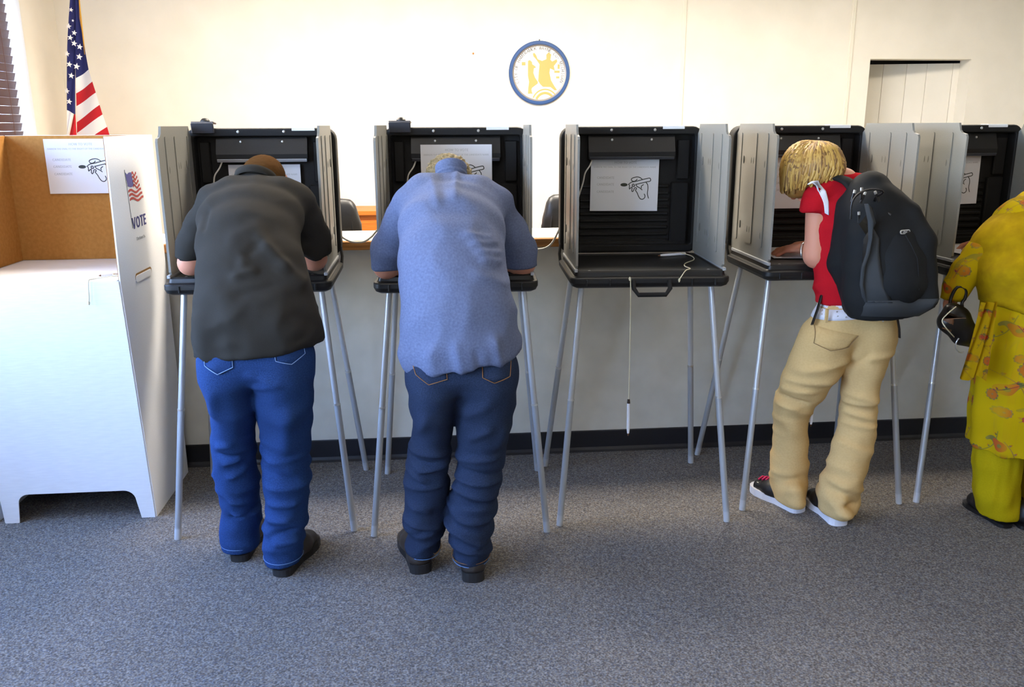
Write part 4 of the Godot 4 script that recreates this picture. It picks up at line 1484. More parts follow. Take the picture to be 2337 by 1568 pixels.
func folds(p: Vector3, knee_y: float, hem_y: float, amp: float, seed_off: float) -> float:   # soft unevenness of trouser cloth
	calm.fractal_type = FastNoiseLite.FRACTAL_NONE
	calm.frequency = 1.0
	var q := p + Vector3.ONE * seed_off
	var e := 0.25 + 0.8 * exp(-pow((p.y - knee_y + 0.03) / 0.11, 2.0)) + 0.9 * exp(-pow((p.y - hem_y - 0.1) / 0.1, 2.0))
	e *= smoothstep(hem_y - 0.01, hem_y + 0.04, p.y)
	var a := calm.get_noise_3d(q.x * 4.0 + q.y * 3.0, q.y * 9.0, q.z * 3.0)
	var b := calm.get_noise_3d(q.x * 9.0, q.y * 2.0, q.z * 5.0)
	return amp * (e * (0.7 - 2.0 * absf(a)) + 0.5 * b)

func ring_collar(c: Vector3, axis: Vector3, rx: float, rz: float, h: float, flare: float, fold: float) -> B:
	axis = axis.normalized()
	var u := (Vector3.RIGHT - axis * axis.x).normalized()
	var v := axis.cross(u)
	var prof := [[0.0, 0.0], [0.004, h * 0.5], [0.004 + flare * 0.5, h], [0.008 + flare * 0.5, h + 0.002], [0.012 + flare, h - 0.002], [0.014 + flare, h - fold], [0.010 + flare, h - fold], [0.002, h * 0.6]]
	var g: Array = []
	for q in prof:
		var row: Array = []
		for i in 33:
			var a := TAU * i / 32
			row.append(c + axis * q[1] + u * cos(a) * (rx + q[0]) + v * sin(a) * (rz + q[0]))
		g.append(row)
	g.reverse()
	return B.new().sheet(g)

func pocket(t: Node3D, s: Soft, a: Array, mat: Material, thread: Material) -> void:   # a: four corners and the point, clockwise from top left
	var rows := [[a[4], a[4] + Vector3(0.002, 0, 0)], [a[3].lerp(a[4], 0.02), a[2].lerp(a[4], 0.02)], [a[0].lerp(a[3], 0.5), a[1].lerp(a[2], 0.5)], [a[0], a[1]]]
	var p := obj("back_pocket", patch(s, rows, Vector3.FORWARD, 10, 0.003), mat, t)
	var line: Array = []
	for q in [a[0], a[3], a[4], a[2], a[1]]:
		line.append(q)
	var dense: Array = []
	for i in line.size() - 1:
		for k in 5:
			dense.append(line[i].lerp(line[i + 1], k / 5.0))
	dense.append(line[-1])
	obj("stitching", B.new().tube(drape(s, dense, Vector3.FORWARD, 0.0045), 0.0013, 5), thread, p)

func hair_cap(t: Node3D, c: Vector3, f: Vector3, u: Vector3, mat: Material, grow: float, rough: float, freq: float, low: float) -> void:
	f = f.normalized()
	u = (u - f * u.dot(f)).normalized()
	var r := f.cross(u)
	var s := Soft.new(c - Vector3.ONE * 0.17, c + Vector3.ONE * 0.17, 0.0055)
	s.bone(c - f * 0.028 + u * 0.004, c + f * 0.012 + u * 0.004, Vector2(0.075, 0.093) + Vector2.ONE * grow, Vector2(0.07, 0.089) + Vector2.ONE * grow, 0.02, r)
	s.bone(c - f * 0.06 - u * 0.03, c - f * 0.058 - u * 0.09, Vector2(0.055, 0.034) + Vector2.ONE * grow, Vector2(0.052, 0.032) + Vector2.ONE * grow, 0.03, r)
	s.cut(f * 0.8 - u * 0.6, c + f * 0.05 - u * low)
	s.cut(-u, c - u * 0.11)
	s.net(1, func(p: Vector3, _n: Vector3) -> float: return rough * nz(p, freq))
	obj("hair", s.mesh(), mat, t)

func build_people() -> void:
	man_in_dark_shirt()
	man_in_blue_polo()
	backpack_person()
	woman_in_yellow()

func man_in_dark_shirt() -> void:
	var t := thing("person", "man in dark grey short sleeved shirt and blue jeans bent over the first booth", "person")
	var desk := Vector3(-0.62, 1.0, -3.3)
	body_of(t, M.skin, {
		"pelvis": Vector3(-0.563, 0.820, -2.640), "belly": Vector3(-0.568, 1.031, -2.700), "chest": Vector3(-0.590, 1.204, -2.880), "neck": Vector3(-0.601, 1.296, -3.030),
		"head": Vector3(-0.601, 1.291, -3.180), "face": Vector3(0.1, -0.88, -0.47), "up": Vector3(0.0, 0.47, -0.88),
		"shoulder": [Vector3(-0.736, 1.247, -2.980), Vector3(-0.464, 1.243, -2.980)], "elbow": [Vector3(-0.854, 1.035, -3.060), Vector3(-0.428, 1.040, -3.080)], "wrist": [Vector3(-0.74, 1.012, -3.26), Vector3(-0.56, 1.02, -3.27)],
		"hip": [Vector3(-0.649, 0.751, -2.640), Vector3(-0.495, 0.746, -2.640)], "knee": [Vector3(-0.684, 0.473, -2.760), Vector3(-0.507, 0.481, -2.720)], "ankle": [Vector3(-0.720, 0.085, -2.880), Vector3(-0.551, 0.090, -2.770)],
		"hand": [[Vector3(0.6, -0.05, -0.6), Vector3(-0.1, 1, 0), Vector3(0.7, 0, 0.5), 0.2], [Vector3(-0.5, -0.1, -0.6), Vector3(0.3, 1, 0), Vector3(-0.8, 0.2, 0.3), 0.75]], "arm": 0.04,
	})
	# jeans
	var left := [[Vector3(-0.656, 0.764, -2.620), Vector2(0.086, 0.115)], [Vector3(-0.655, 0.661, -2.660), Vector2(0.073, 0.095)], [Vector3(-0.672, 0.564, -2.720), Vector2(0.069, 0.080)], [Vector3(-0.692, 0.447, -2.770), Vector2(0.071, 0.078)], [Vector3(-0.696, 0.336, -2.800), Vector2(0.074, 0.078)], [Vector3(-0.712, 0.161, -2.860), Vector2(0.068, 0.072)], [Vector3(-0.723, 0.076, -2.880), Vector2(0.066, 0.070)], [Vector3(-0.734, 0.008, -2.885), Vector2(0.060, 0.074)], [Vector3(-0.738, -0.027, -2.885), Vector2(0.057, 0.074)]]
	var right := [[Vector3(-0.477, 0.759, -2.620), Vector2(0.091, 0.115)], [Vector3(-0.490, 0.662, -2.640), Vector2(0.089, 0.100)], [Vector3(-0.499, 0.584, -2.680), Vector2(0.085, 0.090)], [Vector3(-0.510, 0.459, -2.720), Vector2(0.080, 0.082)], [Vector3(-0.517, 0.354, -2.740), Vector2(0.078, 0.080)], [Vector3(-0.535, 0.200, -2.760), Vector2(0.075, 0.078)], [Vector3(-0.549, 0.125, -2.765), Vector2(0.070, 0.078)], [Vector3(-0.555, 0.048, -2.770), Vector2(0.063, 0.075)], [Vector3(-0.560, 0.002, -2.770), Vector2(0.058, 0.075)], [Vector3(-0.564, -0.032, -2.770), Vector2(0.056, 0.075)]]
	var seat := [[Vector3(-0.633, 0.813, -2.620), Vector2(0.098, 0.120)], [Vector3(-0.486, 0.816, -2.620), Vector2(0.098, 0.120)]]
	var s := soft_of([left, right], 0.008, 0.014)
	s.chain(seat, 0.03, Vector3.UP)
	s.cut(Vector3.DOWN, Vector3(0, 0.03, 0))
	var cr := [
		[Vector3(-0.724, 0.461, -2.620), Vector3(-0.648, 0.450, -2.620), 0.010, -0.0070], [Vector3(-0.718, 0.493, -2.620), Vector3(-0.673, 0.505, -2.620), 0.012, 0.0070], [Vector3(-0.707, 0.427, -2.620), Vector3(-0.656, 0.444, -2.620), 0.011, 0.0080], [Vector3(-0.699, 0.372, -2.620), Vector3(-0.640, 0.397, -2.620), 0.011, 0.0060], [Vector3(-0.713, 0.270, -2.620), Vector3(-0.652, 0.253, -2.620), 0.012, 0.0080], [Vector3(-0.715, 0.189, -2.620), Vector3(-0.619, 0.212, -2.620), 0.010, -0.0090], [Vector3(-0.706, 0.210, -2.620), Vector3(-0.639, 0.194, -2.620), 0.010, 0.0080], [Vector3(-0.681, 0.715, -2.620), Vector3(-0.700, 0.625, -2.620), 0.020, 0.0070], [Vector3(-0.565, 0.780, -2.620), Vector3(-0.504, 0.760, -2.620), 0.014, 0.0060], [Vector3(-0.560, 0.728, -2.620), Vector3(-0.478, 0.749, -2.620), 0.014, 0.0060], [Vector3(-0.464, 0.636, -2.620), Vector3(-0.499, 0.484, -2.620), 0.028, 0.0100], [Vector3(-0.566, 0.407, -2.620), Vector3(-0.481, 0.376, -2.620), 0.010, -0.0060], [Vector3(-0.564, 0.345, -2.620), Vector3(-0.452, 0.347, -2.620), 0.012, 0.0060], [Vector3(-0.576, 0.277, -2.620), Vector3(-0.482, 0.279, -2.620), 0.012, 0.0080], [Vector3(-0.584, 0.215, -2.620), Vector3(-0.512, 0.218, -2.620), 0.011, 0.0080], [Vector3(-0.572, 0.161, -2.620), Vector3(-0.495, 0.177, -2.620), 0.010, -0.0090], [Vector3(-0.567, 0.129, -2.620), Vector3(-0.492, 0.136, -2.620), 0.011, 0.0080], [Vector3(-0.554, 0.446, -2.620), Vector3(-0.442, 0.456, -2.620), 0.012, 0.0050],
	]
	s.net(1, func(p: Vector3, n: Vector3) -> float: return folds(p, 0.42, 0.03, 0.008, 0.0) + creases(p, n, cr))
	var jn := obj("jeans", s.mesh(), M.jeans_a, t)
	pocket(jn, s, [Vector3(-0.693, 0.860, -2.500), Vector3(-0.605, 0.858, -2.500), Vector3(-0.605, 0.807, -2.500), Vector3(-0.691, 0.809, -2.500), Vector3(-0.652, 0.785, -2.500)], M.jeans_a, M.thread_blue)
	pocket(jn, s, [Vector3(-0.483, 0.852, -2.500), Vector3(-0.405, 0.852, -2.500), Vector3(-0.401, 0.828, -2.500), Vector3(-0.479, 0.822, -2.500), Vector3(-0.436, 0.807, -2.500)], M.jeans_a, M.thread_blue)
	for q in [[Vector3(-0.733, 0.018, -2.885), 0], [Vector3(-0.559, 0.016, -2.770), 1]]:
		obj("hem_stitching", B.new().tube(around(s, Vector3(q[0].x, 0.05, q[0].z), 0.105, 36, 0.0012), 0.0012, 5), M.hem_wear, jn)
	shoe(t, Vector3(-0.722, 0, -2.815), Vector3(-0.70, 0, -3.1), M.shoe_brown, M.shoe_sole)
	shoe(t, Vector3(-0.560, 0, -2.695), Vector3(-0.478, 0, -2.965), M.shoe_brown, M.shoe_sole)
	# shirt
	var torso := [[Vector3(-0.557, 0.804, -2.620), Vector2(0.188, 0.140)], [Vector3(-0.553, 0.909, -2.620), Vector2(0.181, 0.142)], [Vector3(-0.553, 0.975, -2.630), Vector2(0.176, 0.140)], [Vector3(-0.563, 1.060, -2.670), Vector2(0.162, 0.135)], [Vector3(-0.585, 1.136, -2.750), Vector2(0.155, 0.130)], [Vector3(-0.592, 1.207, -2.850), Vector2(0.165, 0.105)], [Vector3(-0.593, 1.254, -2.930), Vector2(0.152, 0.078)], [Vector3(-0.599, 1.272, -2.990), Vector2(0.119, 0.055)]]
	var yoke := [[Vector3(-0.726, 1.253, -2.950), Vector2(0.050, 0.060)], [Vector3(-0.669, 1.279, -2.960), Vector2(0.051, 0.065)], [Vector3(-0.596, 1.284, -2.980), Vector2(0.052, 0.065)], [Vector3(-0.511, 1.278, -2.960), Vector2(0.052, 0.065)], [Vector3(-0.456, 1.250, -2.950), Vector2(0.053, 0.060)]]
	var sl := [[Vector3(-0.732, 1.252, -2.965), Vector2(0.056, 0.060)], [Vector3(-0.788, 1.176, -3.000), Vector2(0.052, 0.058)], [Vector3(-0.833, 1.106, -3.040), Vector2(0.052, 0.056)], [Vector3(-0.858, 1.047, -3.065), Vector2(0.048, 0.054)]]
	var sr := [[Vector3(-0.461, 1.249, -2.965), Vector2(0.059, 0.060)], [Vector3(-0.443, 1.186, -3.000), Vector2(0.059, 0.060)], [Vector3(-0.425, 1.123, -3.040), Vector2(0.058, 0.058)], [Vector3(-0.419, 1.054, -3.070), Vector2(0.056, 0.056)]]
	var sh := soft_of([torso, sl, sr], 0.0095, 0.022, 0.03, Vector3.RIGHT, false)
	sh.chain(sl)
	sh.chain(sr)
	sh.cut(Vector3(0.0, -1, -0.1), Vector3(-0.854, 1.055, -3.050))
	sh.chain(torso, 0.022)
	sh.chain(yoke, 0.03, Vector3.UP)
	sh.chain([[Vector3(-0.402, 0.914, -2.640), Vector2(0.030, 0.050)], [Vector3(-0.378, 0.829, -2.640), Vector2(0.028, 0.030)]], 0.03)
	sh.cut(Vector3(0.1, -1, 0.05), Vector3(-0.535, 0.834, -2.520))
	var cs := [
		[Vector3(-0.517, 1.170, -2.620), Vector3(-0.446, 1.094, -2.620), 0.014, 0.0120], [Vector3(-0.556, 1.131, -2.620), Vector3(-0.511, 1.165, -2.620), 0.012, -0.0080], [Vector3(-0.583, 1.075, -2.620), Vector3(-0.526, 1.089, -2.620), 0.012, 0.0090], [Vector3(-0.556, 1.134, -2.620), Vector3(-0.561, 1.099, -2.620), 0.014, 0.0060], [Vector3(-0.460, 1.097, -2.620), Vector3(-0.396, 1.037, -2.620), 0.016, 0.0090], [Vector3(-0.603, 1.173, -2.620), Vector3(-0.522, 1.204, -2.620), 0.022, 0.0060], [Vector3(-0.701, 1.243, -2.620), Vector3(-0.699, 1.194, -2.620), 0.012, -0.0060], [Vector3(-0.652, 1.047, -2.620), Vector3(-0.581, 0.964, -2.620), 0.030, 0.0060], [Vector3(-0.476, 0.962, -2.620), Vector3(-0.414, 0.905, -2.620), 0.030, 0.0060], [Vector3(-0.698, 0.967, -2.620), Vector3(-0.697, 0.843, -2.620), 0.025, 0.0060], [Vector3(-0.576, 1.025, -2.620), Vector3(-0.470, 1.043, -2.620), 0.014, -0.0060],
	]
	sh.net(3, func(p: Vector3, n: Vector3) -> float:
		var low := smoothstep(1.1, 0.85, p.y)
		var a := noise.get_noise_3d(p.x * 5.0 + p.y * 4.0, p.y * 6.0 - p.x * 3.0, p.z * 3.0)
		return 0.005 * (1.0 - 2.4 * absf(a)) * (0.5 + low) + creases(p, n, cs))
	var st := obj("shirt", sh.mesh(), M.shirt_dark, t)
	obj("collar", ring_collar(Vector3(-0.601, 1.303, -3.010), Vector3(0.03, 0.82, -0.57), 0.054, 0.06, 0.038, 0.004, 0.03), M.shirt_dark, st)
	hair_cap(t, Vector3(-0.601, 1.291, -3.180), Vector3(0.1, -0.88, -0.47), Vector3(0.0, 0.47, -0.88), M.hair_brown, 0.004, 0.0015, 90.0, 0.02)

func man_in_blue_polo() -> void:
	var t := thing("person", "man in faded blue polo shirt and dark jeans bent over the second booth", "person")
	body_of(t, M.skin, {
		"pelvis": Vector3(0.076, 0.797, -2.550), "belly": Vector3(0.062, 1.005, -2.620), "chest": Vector3(0.058, 1.199, -2.840), "neck": Vector3(0.063, 1.289, -2.980),
		"head": Vector3(0.057, 1.285, -3.130), "face": Vector3(-0.05, -0.86, -0.5), "up": Vector3(0.0, 0.5, -0.86),
		"shoulder": [Vector3(-0.078, 1.235, -2.930), Vector3(0.201, 1.232, -2.930)], "elbow": [Vector3(-0.171, 1.019, -3.020), Vector3(0.312, 1.020, -3.020)], "wrist": [Vector3(-0.02, 1.012, -3.2), Vector3(0.16, 1.02, -3.2)],
		"hip": [Vector3(-0.020, 0.726, -2.560), Vector3(0.158, 0.721, -2.560)], "knee": [Vector3(-0.038, 0.447, -2.640), Vector3(0.129, 0.456, -2.600)], "ankle": [Vector3(-0.064, 0.075, -2.750), Vector3(0.097, 0.061, -2.680)],
		"hand": [[Vector3(0.6, -0.05, -0.6), Vector3(-0.1, 1, 0), Vector3(0.7, 0, 0.5), 0.2], [Vector3(-0.5, -0.1, -0.6), Vector3(0.3, 1, 0), Vector3(-0.8, 0.2, 0.3), 0.75]], "arm": 0.044,
	})
	var left := [[Vector3(-0.013, 0.729, -2.550), Vector2(0.084, 0.115)], [Vector3(-0.018, 0.658, -2.570), Vector2(0.072, 0.100)], [Vector3(-0.017, 0.581, -2.600), Vector2(0.062, 0.088)], [Vector3(-0.035, 0.462, -2.640), Vector2(0.069, 0.085)], [Vector3(-0.044, 0.343, -2.670), Vector2(0.071, 0.085)], [Vector3(-0.053, 0.252, -2.690), Vector2(0.072, 0.083)], [Vector3(-0.058, 0.176, -2.710), Vector2(0.069, 0.080)], [Vector3(-0.067, 0.085, -2.740), Vector2(0.058, 0.076)], [Vector3(-0.069, 0.015, -2.750), Vector2(0.056, 0.076)], [Vector3(-0.070, -0.021, -2.750), Vector2(0.053, 0.076)]]
	var right := [[Vector3(0.153, 0.727, -2.550), Vector2(0.093, 0.118)], [Vector3(0.147, 0.656, -2.560), Vector2(0.093, 0.105)], [Vector3(0.141, 0.585, -2.570), Vector2(0.087, 0.095)], [Vector3(0.133, 0.471, -2.600), Vector2(0.078, 0.088)], [Vector3(0.121, 0.357, -2.620), Vector2(0.072, 0.088)], [Vector3(0.103, 0.273, -2.630), Vector2(0.079, 0.086)], [Vector3(0.091, 0.198, -2.650), Vector2(0.077, 0.084)], [Vector3(0.096, 0.113, -2.670), Vector2(0.069, 0.080)], [Vector3(0.097, 0.039, -2.680), Vector2(0.061, 0.078)], [Vector3(0.098, 0.002, -2.680), Vector2(0.056, 0.076)], [Vector3(0.099, -0.028, -2.680), Vector2(0.052, 0.076)]]
	var seat := [[Vector3(-0.012, 0.774, -2.550), Vector2(0.089, 0.120)], [Vector3(0.158, 0.772, -2.550), Vector2(0.090, 0.120)]]
	var s := soft_of([left, right], 0.008, 0.013)
	s.chain(seat, 0.03, Vector3.UP)
	s.cut(Vector3.DOWN, Vector3(0, 0.052, 0))
	var cr := [
		[Vector3(-0.103, 0.493, -2.550), Vector3(0.017, 0.482, -2.550), 0.011, 0.0080], [Vector3(-0.101, 0.466, -2.550), Vector3(-0.016, 0.442, -2.550), 0.010, -0.0080], [Vector3(-0.066, 0.427, -2.550), Vector3(0.024, 0.445, -2.550), 0.011, 0.0090], [Vector3(-0.105, 0.419, -2.550), Vector3(-0.049, 0.387, -2.550), 0.011, 0.0080], [Vector3(-0.107, 0.355, -2.550), Vector3(0.009, 0.365, -2.550), 0.012, 0.0080], [Vector3(-0.103, 0.285, -2.550), Vector3(-0.039, 0.261, -2.550), 0.012, 0.0060], [Vector3(-0.110, 0.215, -2.550), Vector3(-0.008, 0.188, -2.550), 0.012, 0.0090], [Vector3(-0.100, 0.165, -2.550), Vector3(-0.028, 0.180, -2.550), 0.010, -0.0080], [Vector3(-0.035, 0.644, -2.550), Vector3(-0.062, 0.572, -2.550), 0.018, 0.0060], [Vector3(0.056, 0.473, -2.550), Vector3(0.191, 0.481, -2.550), 0.012, 0.0080], [Vector3(0.056, 0.439, -2.550), Vector3(0.185, 0.412, -2.550), 0.010, -0.0070], [Vector3(0.062, 0.398, -2.550), Vector3(0.184, 0.385, -2.550), 0.011, 0.0090], [Vector3(0.041, 0.356, -2.550), Vector3(0.177, 0.322, -2.550), 0.012, 0.0080], [Vector3(0.031, 0.298, -2.550), Vector3(0.145, 0.308, -2.550), 0.011, -0.0060], [Vector3(0.025, 0.205, -2.550), Vector3(0.122, 0.153, -2.550), 0.012, 0.0100], [Vector3(0.042, 0.138, -2.550), Vector3(0.136, 0.114, -2.550), 0.011, 0.0080], [Vector3(0.079, 0.634, -2.550), Vector3(0.155, 0.685, -2.550), 0.018, 0.0060], [Vector3(0.090, 0.553, -2.550), Vector3(0.154, 0.592, -2.550), 0.016, 0.0060], [Vector3(0.204, 0.590, -2.550), Vector3(0.186, 0.523, -2.550), 0.016, 0.0060],
	]
	s.net(1, func(p: Vector3, n: Vector3) -> float: return folds(p, 0.38, 0.05, 0.009, 3.3) + creases(p, n, cr))
	var jn := obj("jeans", s.mesh(), M.jeans_b, t)
	pocket(jn, s, [Vector3(-0.075, 0.810, -2.400), Vector3(0.024, 0.816, -2.400), Vector3(0.027, 0.771, -2.400), Vector3(-0.066, 0.782, -2.400), Vector3(-0.028, 0.755, -2.400)], M.jeans_b, M.thread_orange)
	pocket(jn, s, [Vector3(0.132, 0.821, -2.400), Vector3(0.222, 0.818, -2.400), Vector3(0.216, 0.767, -2.400), Vector3(0.132, 0.773, -2.400), Vector3(0.167, 0.755, -2.400)], M.jeans_b, M.thread_orange)
	for q in [[Vector3(-0.069, 0.024, -2.750), 0.07], [Vector3(0.098, 0.009, -2.680), 0.068]]:
		obj("hem_stitching", B.new().tube(around(s, Vector3(q[0].x, q[1], q[0].z), 0.085, 36, 0.0015), 0.0014, 5), M.thread_orange, jn)
		obj("hem_edge", B.new().tube(around(s, Vector3(q[0].x, q[1] - 0.014, q[0].z), 0.085, 36, 0.0012), 0.0013, 5), M.hem_wear, jn)
	shoe(t, Vector3(-0.072, 0, -2.667), Vector3(-0.128, 0, -2.955), M.shoe_brown, M.shoe_sole, 0.052, 0.034)
	shoe(t, Vector3(0.098, 0, -2.592), Vector3(0.125, 0, -2.885), M.shoe_brown, M.shoe_sole, 0.052, 0.034)
	var torso := [[Vector3(0.080, 0.752, -2.560), Vector2(0.178, 0.150)], [Vector3(0.071, 0.851, -2.560), Vector2(0.179, 0.155)], [Vector3(0.069, 0.934, -2.575), Vector2(0.173, 0.158)], [Vector3(0.057, 1.014, -2.610), Vector2(0.163, 0.155)], [Vector3(0.053, 1.091, -2.680), Vector2(0.163, 0.150)], [Vector3(0.057, 1.169, -2.760), Vector2(0.167, 0.130)], [Vector3(0.060, 1.219, -2.850), Vector2(0.168, 0.100)], [Vector3(0.062, 1.255, -2.920), Vector2(0.154, 0.072)], [Vector3(0.064, 1.266, -2.970), Vector2(0.120, 0.055)]]
	var yoke := [[Vector3(-0.077, 1.250, -2.900), Vector2(0.053, 0.065)], [Vector3(-0.030, 1.283, -2.920), Vector2(0.052, 0.070)], [Vector3(0.063, 1.283, -2.940), Vector2(0.051, 0.070)], [Vector3(0.156, 1.280, -2.920), Vector2(0.052, 0.070)], [Vector3(0.202, 1.246, -2.900), Vector2(0.056, 0.065)]]
	var sl := [[Vector3(-0.078, 1.239, -2.920), Vector2(0.062, 0.066)], [Vector3(-0.122, 1.156, -2.960), Vector2(0.060, 0.066)], [Vector3(-0.158, 1.078, -3.000), Vector2(0.061, 0.064)], [Vector3(-0.168, 1.019, -3.020), Vector2(0.057, 0.062)]]
	var sr := [[Vector3(0.203, 1.236, -2.920), Vector2(0.066, 0.066)], [Vector3(0.251, 1.150, -2.960), Vector2(0.064, 0.066)], [Vector3(0.298, 1.070, -3.000), Vector2(0.065, 0.064)], [Vector3(0.309, 0.998, -3.020), Vector2(0.060, 0.062)]]
	var sh := soft_of([torso, sl, sr], 0.0095, 0.022, 0.03, Vector3.RIGHT, false)
	sh.chain(sl)
	sh.chain(sr)
	sh.cut(Vector3(0.0, -1, -0.05), Vector3(-0.168, 1.004, -3.000))
	sh.chain(torso, 0.022)
	sh.chain(yoke, 0.03, Vector3.UP)
	sh.chain([[Vector3(-0.066, 0.816, -2.600), Vector2(0.033, 0.060)], [Vector3(-0.069, 0.719, -2.600), Vector2(0.028, 0.050)]], 0.03)
	sh.chain([[Vector3(0.231, 0.836, -2.600), Vector2(0.033, 0.060)], [Vector3(0.249, 0.735, -2.600), Vector2(0.025, 0.050)]], 0.03)
	# the hem dips to the left
	sh.cut(Vector3(0.11, -1, 0.02), Vector3(0.078, 0.795, -2.420))
	var cs := [
		[Vector3(0.093, 1.180, -2.600), Vector3(0.171, 1.165, -2.600), 0.010, 0.0070], [Vector3(0.114, 1.154, -2.600), Vector3(0.182, 1.148, -2.600), 0.009, 0.0080], [Vector3(0.127, 1.132, -2.600), Vector3(0.196, 1.118, -2.600), 0.009, 0.0080], [Vector3(0.140, 1.111, -2.600), Vector3(0.196, 1.096, -2.600), 0.009, 0.0070], [Vector3(0.117, 1.076, -2.600), Vector3(0.211, 1.033, -2.600), 0.016, 0.0050], [Vector3(0.166, 0.888, -2.600), Vector3(0.191, 0.774, -2.600), 0.014, 0.0080], [Vector3(0.054, 0.877, -2.600), Vector3(0.071, 0.778, -2.600), 0.014, 0.0070], [Vector3(-0.107, 0.839, -2.600), Vector3(-0.082, 0.764, -2.600), 0.013, 0.0070], [Vector3(-0.017, 0.857, -2.600), Vector3(-0.012, 0.757, -2.600), 0.020, 0.0060], [Vector3(0.113, 0.854, -2.600), Vector3(0.129, 0.760, -2.600), 0.014, -0.0050], [Vector3(-0.004, 1.329, -2.600), Vector3(0.014, 1.264, -2.600), 0.012, 0.0050], [Vector3(0.030, 1.348, -2.600), Vector3(0.036, 1.290, -2.600), 0.010, -0.0025], [Vector3(0.082, 1.348, -2.600), Vector3(0.067, 1.283, -2.600), 0.009, 0.0050],
	]
	sh.net(3, func(p: Vector3, n: Vector3) -> float:
		var hem := smoothstep(0.95, 0.75, p.y)
		var pleat := 0.006 * hem * sin(p.x * 62.0 + 2.0 * sin(p.y * 9.0)) * (0.6 + 0.8 * nz(p, 4.0))
		return 0.004 * (1.0 - 2.4 * absf(calm.get_noise_3d(p.x * 5.0, p.y * 5.0, p.z * 5.0))) + pleat * 0.5 + creases(p, n, cs))
	var st := obj("polo_shirt", sh.mesh(), M.shirt_blue, t)
	obj("collar", ring_collar(Vector3(0.064, 1.299, -2.965), Vector3(0.0, 0.82, -0.57), 0.052, 0.058, 0.07, -0.01, 0.045), M.shirt_blue, st)
	hair_cap(t, Vector3(0.057, 1.285, -3.130), Vector3(-0.05, -0.86, -0.5), Vector3(0.0, 0.5, -0.86), M.hair_grey, 0.008, 0.012, 75.0, 0.02)

